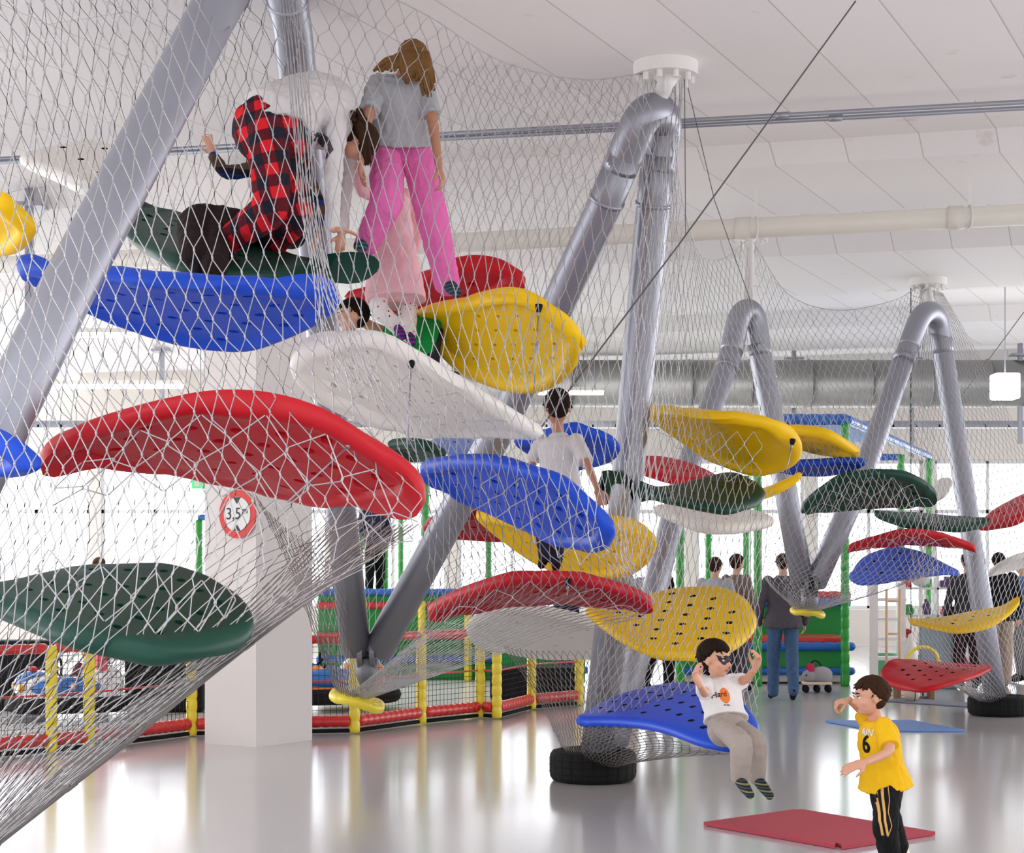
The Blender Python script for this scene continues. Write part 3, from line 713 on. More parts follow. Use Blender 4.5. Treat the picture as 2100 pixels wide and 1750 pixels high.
U = [(1738, 1187), (1770, 1140), (1830, 1120), (1890, 1130), (1930, 1155), (1974, 1180)]; L = [(1738, 1187), (1765, 1204), (1820, 1197), (1880, 1180), (1930, 1180), (1974, 1185)]
platform('leaf', U, L, [14.6, 15.0, 14.6], [14.6, 14.3, 14.6], 'light blue leaf platform behind the net fan at right', shade_pits=True, T=.03, hr=.025)
U = [(1857, 1266), (1920, 1272), (1980, 1266), (2040, 1247), (2088, 1222), (2093, 1228)]; L = [(1857, 1266), (1900, 1290), (1960, 1303), (2020, 1296), (2070, 1266), (2093, 1228)]
platform('yellow', U, L, [14.4, 14.8, 14.4], [14.4, 14.0, 14.4], 'yellow crescent platform in front of the dark dressed adults at right', shade_pits=True, T=.03, hr=.022)
U = [(1804, 1378), (1830, 1350), (1880, 1354), (1940, 1372), (2000, 1363), (2038, 1366)]; L = [(1804, 1378), (1812, 1402), (1850, 1421), (1900, 1419), (1960, 1402), (2010, 1389), (2038, 1366)]
platform('red', U, L, [14.4, 14.9, 14.6], [14.4, 13.8, 14.6], 'low red platform with dark holes near the far tyre', shade_pits=True, T=.03, hr=.03)
U = [(1903, 1012), (1925, 985), (1945, 976), (1957, 990)]; L = [(1903, 1012), (1920, 1032), (1940, 1018), (1957, 990)]
platform('white', U, L, [17, 17.2, 17], [17, 16.8, 17], 'small white platform left of the far right pole', T=.03, holes=0)
U = [(2018, 1184), (2050, 1152), (2100, 1132), (2160, 1130)]; L = [(2018, 1184), (2060, 1175), (2100, 1162), (2160, 1130)]
platform('white', U, L, [16.5, 16.2, 16.5], [16.5, 16.8, 16.5], 'white platform cut off by the right edge above the dark dressed adults', T=.035, holes=0)
U = [(1050, 905), (1110, 880), (1170, 865), (1220, 870), (1255, 890), (1269, 925)]; L = [(1050, 905), (1080, 932), (1150, 955), (1220, 965), (1258, 948), (1269, 925)]
platform('blue', U, L, [10.6, 10.3, 10.4], [10.6, 11, 10.4], 'blue platform directly behind the boy in the grey-white shirt')
U = [(795, 905), (840, 899), (880, 907), (917, 932)]; L = [(795, 905), (815, 937), (860, 948), (917, 932)]
platform('green', U, L, [10.7, 10.3, 10.5], [10.7, 11, 10.5], 'dark green platform end between the big white and the blue drooping ones', T=.04)
U = [(880, 905), (920, 892), (970, 903), (1010, 930)]; L = [(880, 905), (910, 930), (960, 940), (1010, 930)]
platform('pale', U, L, [12, 12.4, 12], [12, 11.8, 12], 'pale violet-blue platform behind the right end of the big white one', T=.03)
U = [(1290, 935), (1370, 942), (1440, 960), (1485, 988)]; L = [(1290, 935), (1320, 982), (1400, 995), (1485, 988)]
platform('red', U, L, [13, 13.4, 13], [13, 12.8, 13], 'red platform seen through the net left of the dark green wavy one', T=.04)
U = [(438, 955), (480, 952), (530, 962), (578, 985)]; L = [(438, 955), (470, 982), (530, 990), (578, 985)]
platform('green', U, L, [9.3, 9.6, 9.3], [9.3, 9.0, 9.3], 'sliver of a grey-green platform under the big red arch', T=.03, holes=0)

# ------------------------------------------------------------------ nets
net('safety_net', [
    [(-260, -110, 6.2), (20, -110, 6.5), (280, -110, 7.0), (560, -110, 7.9)],
    [(-220, 120, 5.9), (60, 120, 6.1), (310, 120, 6.5), (590, 120, 7.5)],
    [(-190, 400, 5.6), (70, 400, 5.8), (340, 400, 6.2), (625, 400, 7.1)],
    [(-160, 620, 5.5), (90, 640, 5.7), (370, 640, 6.1), (665, 640, 6.9)],
    [(-140, 820, 5.4), (120, 850, 5.6), (420, 850, 5.9), (760, 850, 6.5)],
    [(-130, 1000, 5.3), (120, 1050, 5.4), (440, 1080, 5.7), (865, 1070, 6.3)],
    [(-150, 1180, 5.3), (60, 1270, 5.4), (280, 1370, 5.5), (600, 1255, 6.0)],
    [(-190, 1450, 5.8), (-80, 1500, 5.8), (60, 1560, 5.9), (230, 1540, 6.2)],
    [(-220, 1850, 6.6), (-200, 1855, 6.55), (-180, 1855, 6.5), (-150, 1850, 6.5)]],
    50, 42, WIRE, r=.0023, jit=.2, label='front steel wire net hanging across the left half of the picture', seed=1)
net('safety_net', [
    [(-260, -110, 7.8), (20, -110, 8.2), (280, -110, 8.6), (620, -110, 9.2)],
    [(-150, 150, 7.6), (120, 150, 8.2), (360, 150, 8.8), (640, 150, 9.2)],
    [(-120, 500, 7.4), (160, 500, 8.4), (340, 500, 9.4), (600, 520, 9.5)],
    [(-100, 750, 7.2), (130, 760, 8.4), (360, 760, 9.2), (660, 740, 8.8)],
    [(-60, 1000, 6.8), (200, 1000, 7.6), (420, 1000, 8.6), (700, 1060, 9)],
    [(-100, 1230, 6.4), (100, 1230, 6.8), (300, 1230, 7.2), (560, 1180, 8)],
    [(-160, 1500, 6.4), (-40, 1500, 6.4), (80, 1500, 6.6), (260, 1430, 7.4)],
    [(-220, 1850, 6.7), (-200, 1855, 6.7), (-180, 1855, 6.7), (-150, 1850, 6.7)]],
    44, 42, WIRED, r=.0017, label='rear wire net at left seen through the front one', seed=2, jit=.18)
net('safety_net', [
    [(575, -105, 8.1), (820, -2, 8.6), (950, 88, 9.1), (1100, 150, 9.6), (1220, 163, 9.9), (1325, 150, 10.1)],
    [(605, 120, 7.6), (800, 170, 7.9), (960, 230, 8.5), (1120, 270, 9.1), (1240, 290, 9.5), (1345, 290, 10.0)],
    [(635, 420, 7.1), (800, 430, 7.5), (960, 460, 8.0), (1100, 480, 8.6), (1220, 500, 9.1), (1340, 520, 9.9)],
    [(690, 690, 6.95), (820, 700, 7.3), (960, 700, 7.8), (1080, 720, 8.1), (1200, 740, 8.4), (1310, 800, 9.7)],
    [(800, 880, 6.9), (900, 900, 7.6), (1000, 900, 7.9), (1100, 930, 8.0), (1220, 960, 8.0), (1295, 1000, 9.5)],
    [(866, 1090, 8.0), (940, 1080, 8.6), (1030, 1090, 8.6), (1130, 1120, 8.4), (1240, 1120, 8.2), (1290, 1130, 9.3)],
    [(870, 1275, 9.6), (960, 1230, 9.5), (1060, 1210, 9.4), (1160, 1215, 9.35), (1250, 1230, 9.35), (1335, 1255, 9.4)],
    [(790, 1365, 11.0), (850, 1330, 10.7), (920, 1310, 10.5), (990, 1300, 10.4), (1060, 1300, 10.3), (1130, 1310, 10.3)],
    [(705, 1430, 11.9), (725, 1432, 11.8), (742, 1434, 11.75), (752, 1434, 11.75), (762, 1432, 11.8), (772, 1428, 11.9)]],
    54, 40, WIRE, r=.0023, jit=.2, label='steel net around the climbers from the middle flange down to the first yellow ring', seed=3, edge=[0])
net('safety_net', [
    [(560, -100, 7.9), (575, -100, 7.8), (592, -100, 7.8), (612, -100, 7.9)],
    [(590, 150, 7.4), (603, 150, 7.3), (618, 150, 7.3), (634, 150, 7.4)],
    [(612, 400, 7.0), (624, 400, 6.9), (638, 400, 6.9), (652, 400, 7.0)],
    [(640, 560, 6.9), (652, 560, 6.8), (666, 560, 6.8), (680, 560, 6.9)],
    [(650, 680, 6.9), (678, 680, 6.75), (705, 680, 6.75), (735, 680, 6.9)],
    [(690, 800, 6.8), (730, 810, 6.6), (770, 830, 6.6), (815, 860, 6.8)]],
    13, 12, WIRE, r=.0021, jit=.3, label='bundled net strand running down between the plaid climber and the white platform', seed=21)
net('safety_net', [
    [(640, -110, 9.4), (900, 40, 9.9), (1100, 150, 10.2), (1300, 160, 10.4)],
    [(700, 200, 10.4), (900, 300, 10.8), (1090, 300, 11), (1300, 320, 10.9)],
    [(720, 500, 11), (900, 500, 11.4), (1080, 480, 11.2), (1260, 500, 11)],
    [(720, 800, 11.4), (880, 820, 11.6), (1060, 800, 11.8), (1240, 800, 11.4)],
    [(640, 1020, 11.4), (800, 1040, 12), (960, 1060, 12), (1180, 1100, 12)],
    [(620, 1220, 11.6), (740, 1230, 12.2), (860, 1230, 12.3), (980, 1200, 12.2)],
    [(690, 1420, 11.9), (715, 1428, 12), (745, 1428, 12), (780, 1420, 11.9)]],
    46, 46, WIRE, r=.0021, label='rear wire net behind the climbers, thinner and denser', seed=4, jit=.2)
net('safety_net', [
    [(520, 1010, 9.6), (560, 1060, 10), (610, 1100, 10.4), (650, 1120, 10.8)],
    [(590, 1160, 10.6), (620, 1170, 10.8), (660, 1180, 11), (700, 1190, 11.3)],
    [(640, 1290, 11.3), (665, 1300, 11.4), (690, 1300, 11.6), (720, 1300, 11.8)],
    [(686, 1412, 11.8), (700, 1424, 11.7), (720, 1430, 11.7), (735, 1432, 11.75)]],
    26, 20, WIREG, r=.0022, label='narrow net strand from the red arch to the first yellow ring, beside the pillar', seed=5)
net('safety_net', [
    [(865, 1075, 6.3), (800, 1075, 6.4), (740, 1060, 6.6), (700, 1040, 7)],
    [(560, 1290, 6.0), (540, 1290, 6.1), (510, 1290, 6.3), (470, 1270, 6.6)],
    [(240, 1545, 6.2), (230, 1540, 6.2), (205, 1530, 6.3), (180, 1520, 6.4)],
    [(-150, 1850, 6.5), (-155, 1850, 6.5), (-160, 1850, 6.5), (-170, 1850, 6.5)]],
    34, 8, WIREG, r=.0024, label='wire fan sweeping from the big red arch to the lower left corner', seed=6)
net('safety_net', [
    [(1385, 178, 10.2), (1388, 330, 10.8), (1415, 470, 11.7), (1450, 538, 12.7), (1492, 525, 14), (1532, 492, 15)],
    [(1350, 420, 10.2), (1392, 520, 10.8), (1430, 610, 11.5), (1470, 640, 12.4), (1515, 640, 13.4), (1550, 640, 14.5)],
    [(1325, 760, 10.2), (1380, 770, 10.5), (1440, 780, 10.8), (1490, 800, 11.2), (1560, 820, 12.2), (1620, 830, 13.2)],
    [(1300, 960, 10.2), (1360, 970, 10.4), (1420, 980, 10.5), (1480, 990, 10.6), (1550, 1000, 10.9), (1600, 1000, 12)],
    [(1275, 1180, 10.1), (1340, 1180, 10.1), (1400, 1180, 10.2), (1460, 1180, 10.2), (1520, 1180, 10.3), (1562, 1200, 10.6)],
    [(1225, 1350, 9.7), (1300, 1340, 9.7), (1370, 1340, 9.6), (1440, 1340, 9.5), (1510, 1340, 9.3), (1560, 1350, 9.2)],
    [(1188, 1466, 9.1), (1260, 1455, 9.1), (1340, 1470, 8.9), (1420, 1440, 9.2), (1500, 1440, 9.0), (1552, 1480, 8.5)]],
    44, 40, WIRE, r=.0023, label='steel net to the right of the middle pole falling to the low blue platform', seed=7, edge=[0])
net('safety_net', [
    [(1320, 160, 10.1), (1345, 170, 10.2), (1370, 178, 10.25), (1395, 170, 10.3), (1400, 170, 10.4)],
    [(1315, 420, 10.1), (1335, 430, 9.95), (1355, 430, 9.95), (1375, 420, 10.1), (1388, 410, 10.5)],
    [(1300, 700, 10.0), (1320, 700, 9.9), (1345, 700, 9.9), (1375, 700, 10.1), (1410, 700, 10.8)],
    [(1275, 1000, 9.9), (1295, 1000, 9.8), (1320, 1000, 9.8), (1350, 1000, 10), (1400, 1000, 11)],
    [(1240, 1240, 10.4), (1270, 1240, 10), (1310, 1240, 10), (1350, 1240, 10.3), (1400, 1240, 11)],
    [(1190, 1550, 11.1), (1205, 1568, 10.95), (1222, 1572, 10.9), (1240, 1568, 10.95), (1258, 1550, 11.1)]],
    18, 34, WIRE, r=.0022, label='tight net sleeve wrapped round the middle pole down into the tyre', seed=8)
net('safety_net', [
    [(1188, 1490, 9.05), (1260, 1490, 8.9), (1340, 1500, 8.7), (1420, 1532, 8.35), (1505, 1548, 8.1)],
    [(1190, 1520, 10), (1240, 1525, 9.9), (1300, 1532, 9.8), (1350, 1545, 9.6), (1400, 1553, 9.5)],
    [(1200, 1560, 10.9), (1225, 1570, 10.8), (1245, 1574, 10.75), (1265, 1574, 10.75), (1284, 1566, 10.8)]],
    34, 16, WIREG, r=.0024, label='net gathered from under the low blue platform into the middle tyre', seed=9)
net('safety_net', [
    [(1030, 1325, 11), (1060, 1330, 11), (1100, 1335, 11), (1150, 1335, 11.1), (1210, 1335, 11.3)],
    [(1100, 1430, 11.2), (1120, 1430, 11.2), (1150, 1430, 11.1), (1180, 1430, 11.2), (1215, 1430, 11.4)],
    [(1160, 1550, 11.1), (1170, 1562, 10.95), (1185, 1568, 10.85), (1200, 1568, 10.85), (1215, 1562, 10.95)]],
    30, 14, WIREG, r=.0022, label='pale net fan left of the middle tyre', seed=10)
net('safety_net', [
    [(1545, 497, 15), (1600, 590, 15.8), (1680, 630, 16.3), (1760, 635, 16.8), (1850, 610, 17.2), (1882, 588, 17.8)],
    [(1560, 660, 14.6), (1625, 710, 15), (1700, 730, 15.2), (1770, 730, 15.5), (1850, 700, 16.4), (1895, 640, 17.2)],
    [(1590, 820, 13.8), (1660, 850, 13.6), (1730, 860, 13.6), (1790, 870, 13.8), (1850, 860, 14.5), (1905, 820, 15.6)],
    [(1605, 1000, 13.1), (1680, 1000, 12.9), (1750, 1010, 12.9), (1820, 1010, 13), (1880, 1010, 13.4), (1940, 1000, 14.4)],
    [(1590, 1120, 13.6), (1660, 1140, 13.5), (1730, 1150, 13.5), (1800, 1150, 13.6), (1870, 1150, 13.8), (1930, 1150, 14.2)],
    [(1600, 1190, 14.4), (1640, 1200, 14.2), (1700, 1210, 14.1), (1760, 1215, 14.1), (1830, 1205, 14.1), (1890, 1185, 14.3)],
    [(1628, 1250, 15), (1640, 1253, 14.95), (1652, 1255, 14.9), (1664, 1255, 14.9), (1676, 1253, 14.95), (1688, 1250, 15)]],
    50, 50, WIRE, r=.0023, label='far net between the two rear flanges down to the far yellow ring', seed=11, edge=[0])
net('safety_net', [
    [(1560, 690, 15.6), (1640, 780, 16), (1760, 800, 16.5), (1880, 700, 17.2)],
    [(1560, 1000, 15.4), (1650, 1010, 15.8), (1760, 1010, 16), (1900, 1000, 16.4)],
    [(1560, 1165, 15.2), (1600, 1180, 15.2), (1720, 1190, 15.4), (1800, 1180, 15.6)],
    [(1626, 1248, 15.1), (1645, 1252, 15.1), (1665, 1252, 15.1), (1690, 1248, 15.1)]],
    34, 34, WIRE, r=.0022, label='rearmost net behind the far arch platforms', seed=12)
net('safety_net', [
    [(1888, 592, 17.7), (1900, 594, 17.6), (1912, 596, 17.6), (1924, 598, 17.7), (1934, 602, 17.9)],
    [(1870, 760, 16.2), (1905, 770, 15.9), (1945, 770, 15.8), (1985, 765, 16), (2018, 745, 16.5)],
    [(1870, 900, 15.4), (1925, 910, 15.0), (1985, 910, 15), (2045, 900, 15.3), (2085, 880, 15.9)],
    [(1880, 1060, 14.4), (1940, 1070, 14.2), (2005, 1070, 14.3), (2080, 1060, 14.6), (2150, 1040, 15.4)],
    [(1860, 1240, 14.1), (1920, 1250, 13.9), (1985, 1250, 13.9), (2050, 1230, 14.1), (2110, 1200, 14.8)],
    [(1900, 1360, 14.5), (1950, 1370, 14.4), (2000, 1370, 14.4), (2060, 1350, 14.6), (2100, 1330, 15.2)],
    [(2005, 1440, 15.7), (2022, 1448, 15.6), (2042, 1451, 15.55), (2062, 1448, 15.6), (2085, 1440, 15.7)]],
    50, 62, WIRE, r=.0023, label='rightmost net spreading from the far flange to the far tyre', seed=13, edge=[0])
net('safety_net', [
    [(1912, 1375, 14.3), (1940, 1385, 14.3), (1990, 1375, 14.4), (2030, 1370, 14.6)],
    [(1980, 1420, 15.2), (1995, 1425, 15.2), (2015, 1420, 15.3), (2035, 1415, 15.4)],
    [(2010, 1442, 15.6), (2022, 1448, 15.55), (2038, 1450, 15.5), (2052, 1448, 15.55)]],
    20, 10, WIRE, r=.0022, label='short net gathered under the low red platform into the far tyre', seed=14)
# ------------------------------------------------------------------ people
from mathutils.bvhtree import BVHTree
SKIN = mat('skin', (216, 160, 132), .5, 0, var=.04, scale=12)
SKIN2 = mat('skin_tanned', (180, 126, 98), .5, 0, var=.04, scale=12)
def hairmat(name, rgb):
    return mat(name, rgb, .75, 0, var=.35, scale=60, bump=.5, bscale=120, spec=.15)
H_DARK = hairmat('dark_brown_hair', (32, 19, 13)); H_BROWN = hairmat('brown_hair', (56, 35, 20)); H_BLACK = hairmat('black_hair', (26, 20, 18)); H_BLOND = hairmat('blond_brown_hair', (118, 84, 48))
def cloth(name, rgb, var=.06): return mat(name, rgb, .85, 0, var=var, scale=25, bump=.25, bscale=40, spec=.2)
def stripes(name, cols, step, axis='z', rough=.85):
    """horizontal stripes in object space"""
    m = bpy.data.materials.new(name); m.use_nodes = True; n = m.node_tree.nodes; L = m.node_tree.links; b = n['Principled BSDF']; b.inputs['Roughness'].default_value = rough; b.inputs['Specular IOR Level'].default_value = .2
    tc = n.new('ShaderNodeTexCoord'); sp = n.new('ShaderNodeSeparateXYZ'); L.new(tc.outputs['Object'], sp.inputs[0])
    d = n.new('ShaderNodeMath'); d.operation = 'DIVIDE'; d.inputs[1].default_value = step*len(cols); L.new(sp.outputs['XYZ'.index(axis.upper())], d.inputs[0])
    f = n.new('ShaderNodeMath'); f.operation = 'FRACT'; L.new(d.outputs[0], f.inputs[0])
    r = n.new('ShaderNodeValToRGB'); r.color_ramp.interpolation = 'CONSTANT'; el = r.color_ramp.elements
    el[0].color = s2l(cols[0]); el[1].position = 1/len(cols); el[1].color = s2l(cols[1])
    for i in range(2, len(cols)): e = el.new(i/len(cols)); e.color = s2l(cols[i])
    L.new(f.outputs[0], r.inputs[0]); L.new(r.outputs[0], b.inputs['Base Color']); return m
def plaid():
    m = bpy.data.materials.new('red_black_plaid'); m.use_nodes = True; n = m.node_tree.nodes; L = m.node_tree.links; b = n['Principled BSDF']; b.inputs['Roughness'].default_value = .9; b.inputs['Specular IOR Level'].default_value = .2
    tc = n.new('ShaderNodeTexCoord'); mp = n.new('ShaderNodeMapping'); mp.inputs['Rotation'].default_value = (0, .25, .3); mp.inputs['Scale'].default_value = (1, .45, 1); L.new(tc.outputs['Object'], mp.inputs[0])
    sp = n.new('ShaderNodeSeparateXYZ'); L.new(mp.outputs[0], sp.inputs[0])
    hs = []
    for ax in (0, 2):
        d = n.new('ShaderNodeMath'); d.operation = 'DIVIDE'; d.inputs[1].default_value = .13; L.new(sp.outputs[ax], d.inputs[0])
        f = n.new('ShaderNodeMath'); f.operation = 'FRACT'; L.new(d.outputs[0], f.inputs[0])
        g = n.new('ShaderNodeMath'); g.operation = 'GREATER_THAN'; g.inputs[1].default_value = .5; L.new(f.outputs[0], g.inputs[0]); hs.append(g)
    a = n.new('ShaderNodeMath'); a.operation = 'ADD'; L.new(hs[0].outputs[0], a.inputs[0]); L.new(hs[1].outputs[0], a.inputs[1])
    h = n.new('ShaderNodeMath'); h.operation = 'DIVIDE'; h.inputs[1].default_value = 2.01; L.new(a.outputs[0], h.inputs[0])
    r = n.new('ShaderNodeValToRGB'); r.color_ramp.interpolation = 'CONSTANT'; el = r.color_ramp.elements
    el[0].color = s2l((34, 34, 46)); el[1].position = .3; el[1].color = s2l((96, 26, 36)); e = el.new(.8); e.color = s2l((220, 34, 44))
    L.new(h.outputs[0], r.inputs[0]); L.new(r.outputs[0], b.inputs['Base Color']); return m
def dots():
    m = bpy.data.materials.new('white_dotted_leggings'); m.use_nodes = True; n = m.node_tree.nodes; L = m.node_tree.links; b = n['Principled BSDF']; b.inputs['Roughness'].default_value = .8
    tc = n.new('ShaderNodeTexCoord'); v = n.new('ShaderNodeTexVoronoi'); v.inputs['Scale'].default_value = 32; v.inputs['Randomness'].default_value = .35; L.new(tc.outputs['Object'], v.inputs['Vector'])
    c = n.new('ShaderNodeMath'); c.operation = 'LESS_THAN'; c.inputs[1].default_value = .22; L.new(v.outputs['Distance'], c.inputs[0])
    s = n.new('ShaderNodeSeparateXYZ'); L.new(v.outputs['Color'], s.inputs[0])
    r = n.new('ShaderNodeValToRGB'); r.color_ramp.interpolation = 'CONSTANT'; el = r.color_ramp.elements; el[0].color = s2l((190, 40, 60)); el[1].position = .5; el[1].color = s2l((50, 50, 110)); L.new(s.outputs[0], r.inputs[0])
    mx = n.new('ShaderNodeMixRGB'); mx.inputs[1].default_value = s2l((238, 232, 228)); L.new(c.outputs[0], mx.inputs[0]); L.new(r.outputs[0], mx.inputs[2]); L.new(mx.outputs[0], b.inputs['Base Color']); return m

def remesh(bb, name, m, parent, vox, smooth=6, fold=0, fscale=18, seed=0):
    me = bpy.data.meshes.new('tmp'); me.from_pydata([tuple(v) for v in bb.V], [], bb.F); o = bpy.data.objects.new('tmp', me); COL.objects.link(o)
    md = o.modifiers.new('r', 'REMESH'); md.mode = 'VOXEL'; md.voxel_size = vox; md.use_smooth_shade = True
    sm = o.modifiers.new('s', 'SMOOTH'); sm.factor = .5; sm.iterations = smooth
    bpy.context.view_layer.update()
    ev = o.evaluated_get(bpy.context.evaluated_depsgraph_get()); new = bpy.data.meshes.new_from_object(ev)
    bpy.data.objects.remove(o); bpy.data.meshes.remove(me)
    new.name = name
    if fold:
        nv = len(new.vertices); co = np.empty(nv*3); new.vertices.foreach_get('co', co); co = co.reshape(-1, 3)
        nr = np.empty(nv*3); new.vertices.foreach_get('normal', nr); nr = nr.reshape(-1, 3)
        off = np.array([noise.noise(Vector((c[0]*fscale+seed, c[1]*fscale, c[2]*fscale*.6)))+.5*noise.noise(Vector((c[0]*fscale*2.2, c[1]*fscale*2.2+seed, c[2]*fscale*1.5))) for c in co])
        off = np.abs(off)*1.5-.3
        co += nr*(off*fold)[:, None]; new.vertices.foreach_set('co', co.ravel()); new.update()
    new.polygons.foreach_set('use_smooth', [True]*len(new.polygons)); new.materials.clear(); new.materials.append(m)
    o = bpy.data.objects.new(name, new); COL.objects.link(o)
    if parent is not None: o.parent = parent; o.matrix_parent_inverse = parent.matrix_world.inverted()
    return o
def limb(bb, pts, rad, n=14, ball=True, k=5):
    """tapered tube along joints, with rounded joints"""
    pts = [Vector(p) for p in pts]; P_ = []; R_ = []
    for i in range(len(pts)-1):
        for j in range(k):
            t = j/k; P_.append(pts[i].lerp(pts[i+1], t)); R_.append(rad[i]*(1-t)+rad[i+1]*t)
    P_.append(pts[-1]); R_.append(rad[-1])
    # soften bends
    for _ in range(2):
        Q = list(P_)
        for i in range(1, len(P_)-1): Q[i] = P_[i]*.5+(P_[i-1]+P_[i+1])*.25
        P_ = Q
    bb.tube(P_, R_, n)
    if ball: bb.ell(pts[0], rad[0], nu=12, nv=8); bb.ell(pts[-1], rad[-1], nu=12, nv=8)
def hand(bb, wrist, d, palm, s, curl=.5, spread=.12, thumb_side=1):
    """wrist point, direction of the fingers, palm normal, s = hand length"""
    wrist = Vector(wrist); d = Vector(d).normalized(); pn = Vector(palm); pn = (pn-d*pn.dot(d)).normalized(); sd = d.cross(pn)*thumb_side
    c = wrist+d*(s*.26)
    M = Matrix((sd, d, pn)).transposed(); bb.ell(c, (s*.21, s*.30, s*.10), M, 14, 10)
    bb.tube([wrist-d*(s*.1), wrist+d*(s*.12)], [s*.13, s*.15], 12, side=sd, ry=[s*.11, s*.10])
    for i, (off, ln) in enumerate(((.145, .44), (.05, .50), (-.05, .46), (-.14, .36))):
        p = wrist+d*(s*.47)+sd*(s*off); a = math.atan2(off*spread*6, 1); dr = (d*math.cos(a)+sd*math.sin(a)).normalized()
        pts = [p-dr*(s*.1), p]; cu = 0
        for sg, fr in enumerate((.42, .33, .25)):
            cu += curl*(.75+.12*i); v = dr*math.cos(cu)+pn*math.sin(cu); pts.append(pts[-1]+v*(s*ln*fr))
        bb.tube(pts, [s*.055, s*.055, s*.052, s*.047, s*.038], 8); bb.ell(pts[-1], s*.038, nu=8, nv=6)
    p = wrist+d*(s*.16)+sd*(s*.15); v = (d*.55+sd*.75+pn*.25).normalized(); v2 = (d*.85+sd*.25+pn*(.2+curl*.5)).normalized()
    pts = [p, p+v*(s*.18), p+v*(s*.18)+v2*(s*.17), p+v*(s*.18)+v2*(s*.28)]
    bb.tube(pts, [s*.075, s*.062, s*.052, s*.042], 8); bb.ell(pts[-1], s*.042, nu=8, nv=6)
def head(bb, C, f, u, h):
    f = Vector(f).normalized(); u = Vector(u); u = (u-f*u.dot(f)).normalized(); s = f.cross(u); M = Matrix((s, f, u)).transposed()
    g = lambda a, b, c: C+s*(a*h)+f*(b*h)+u*(c*h)
    bb.ell(g(0, -.06, .10), (.355*h, .43*h, .39*h), M, 28, 18)          # skull
    bb.ell(g(0, .10, -.12), (.285*h, .29*h, .36*h), M, 24, 16)          # face
    bb.ell(g(0, .21, -.36), (.14*h, .13*h, .10*h), M, 16, 10)           # chin
    for q in (-1, 1):
        bb.ell(g(q*.17, .21, -.14), (.12*h, .12*h, .12*h), M, 14, 10)   # cheek
        bb.ell(g(q*.355, -.02, -.06), (.035*h, .075*h, .115*h), M, 12, 10)   # ear
        bb.ell(g(q*.13, .33, .075), (.12*h, .05*h, .03*h), M, 12, 8)   # brow
    bb.tube([g(0, .36, .02), g(0, .41, -.06), g(0, .45, -.13), g(0, .38, -.17)], [.03*h, .035*h, .05*h, .04*h], 10)  # nose
    for q in (-1, 1): bb.ell(g(q*.04, .39, -.155), (.035*h, .04*h, .03*h), M, 10, 8)
    bb.ell(g(0, .335, -.245), (.10*h, .06*h, .05*h), M, 14, 8)
    return g, M
def face(t, g, M, h, iris=(60, 40, 26)):
    EW = mat('eye_white', (240, 238, 234), .2); IR = mat('iris', iris, .2); LP = mat('lips', (196, 112, 104), .45); BR = mat('eyebrow', (50, 32, 20), .8)
    for q in (-1, 1):
        b = B(); b.ell(g(q*.135, .335, -.005), (.058*h, .045*h, .034*h), M, 16, 10); e = b.build('eye', EW, t, smooth=True)
        b = B(); b.ell(g(q*.132+.012, .368, -.005), (.026*h, .016*h, .028*h), M, 12, 8); b.build('iris', IR, t, smooth=True)
        b = B(); b.tube([g(q*.06, .392, .085), g(q*.13, .395, .115), g(q*.21, .345, .095)], [.014*h, .018*h, .010*h], 8); b.build('eyebrow', BR, t, smooth=True)
        b = B(); b.tube([g(q*.075, .375, .012), g(q*.135, .392, .036), g(q*.195, .355, .012)], [.008*h, .011*h, .006*h], 6); b.build('eyelid', BR, t, smooth=True)
    b = B(); b.tube([g(-.085, .355, -.262), g(-.03, .400, -.240), g(0, .402, -.246), g(.03, .400, -.240), g(.085, .355, -.262)], [.006*h, .018*h, .016*h, .018*h, .006*h], 8)
    b.tube([g(-.075, .36, -.270), g(0, .400, -.285), g(.075, .36, -.270)], [.006*h, .022*h, .006*h], 8); b.build('lips', LP, t, smooth=True)
def hair(t, g, M, h, m, style='short', seed=0, fr=.28):
    """cap that follows the skull, ends at the hairline; one closed shell"""
    b = B(); nu, nv = 64, 40; V = []; F = []
    for i in range(nv+1):
        th = math.pi*i/nv
        for j in range(nu):
            ph = 2*math.pi*j/nu; x, y, z = math.sin(th)*math.cos(ph), math.sin(th)*math.sin(ph), math.cos(th)
            # hairline: face window and neck
            lim = (-.80+.5*abs(x)**2) if y < -.1 else -.42+.95*max(0, min(1, y/.55))
            if y > .5: lim = fr+.1*math.sin(7*ph+seed)*.6
            elif y > .05: lim = max(lim, -.15) if abs(x) > .8 else lim
            if style == 'bowl' and y > .3: lim -= .12
            k = 1/(1+math.exp(-(z-lim)*22))
            r = .90+k*(.21+.035*noise.noise(Vector((x*6+seed, y*6, z*3)))+.02*noise.noise(Vector((x*22, y*22+seed, z*6))))
            V.append(g(x*.355*r, -.06+y*.43*r, .10+z*.39*r))
    for i in range(nv):
        for j in range(nu): F.append((i*nu+j, (i+1)*nu+j, (i+1)*nu+(j+1) % nu, i*nu+(j+1) % nu))
    b.add(V, F)
    b.ell(g(0, -.17, -.12), (.29*h, .25*h, .23*h), M, 20, 14)
    rnd = random.Random(seed)
    for _ in range(150):      # tufts
        ph = rnd.uniform(0, 2*math.pi); th = rnd.uniform(.1, 1.75)
        x, y, z = math.sin(th)*math.cos(ph), math.sin(th)*math.sin(ph), math.cos(th)
        if y > .35 and z < fr+.02: continue
        if z < -.25: continue
        p0 = g(x*.375, -.06+y*.45, .10+z*.41); p1 = g(x*.40+rnd.uniform(-.06, .06), -.06+y*.485+rnd.uniform(-.02, .06), .10+z*.42-.08)
        b.tube([p0, p0.lerp(p1, .5)+(p0-g(0, -.06, .1))*.03, p1], [.02*h, .02*h, .004*h], 5)
    return b.build('hair', m, t, smooth=True)

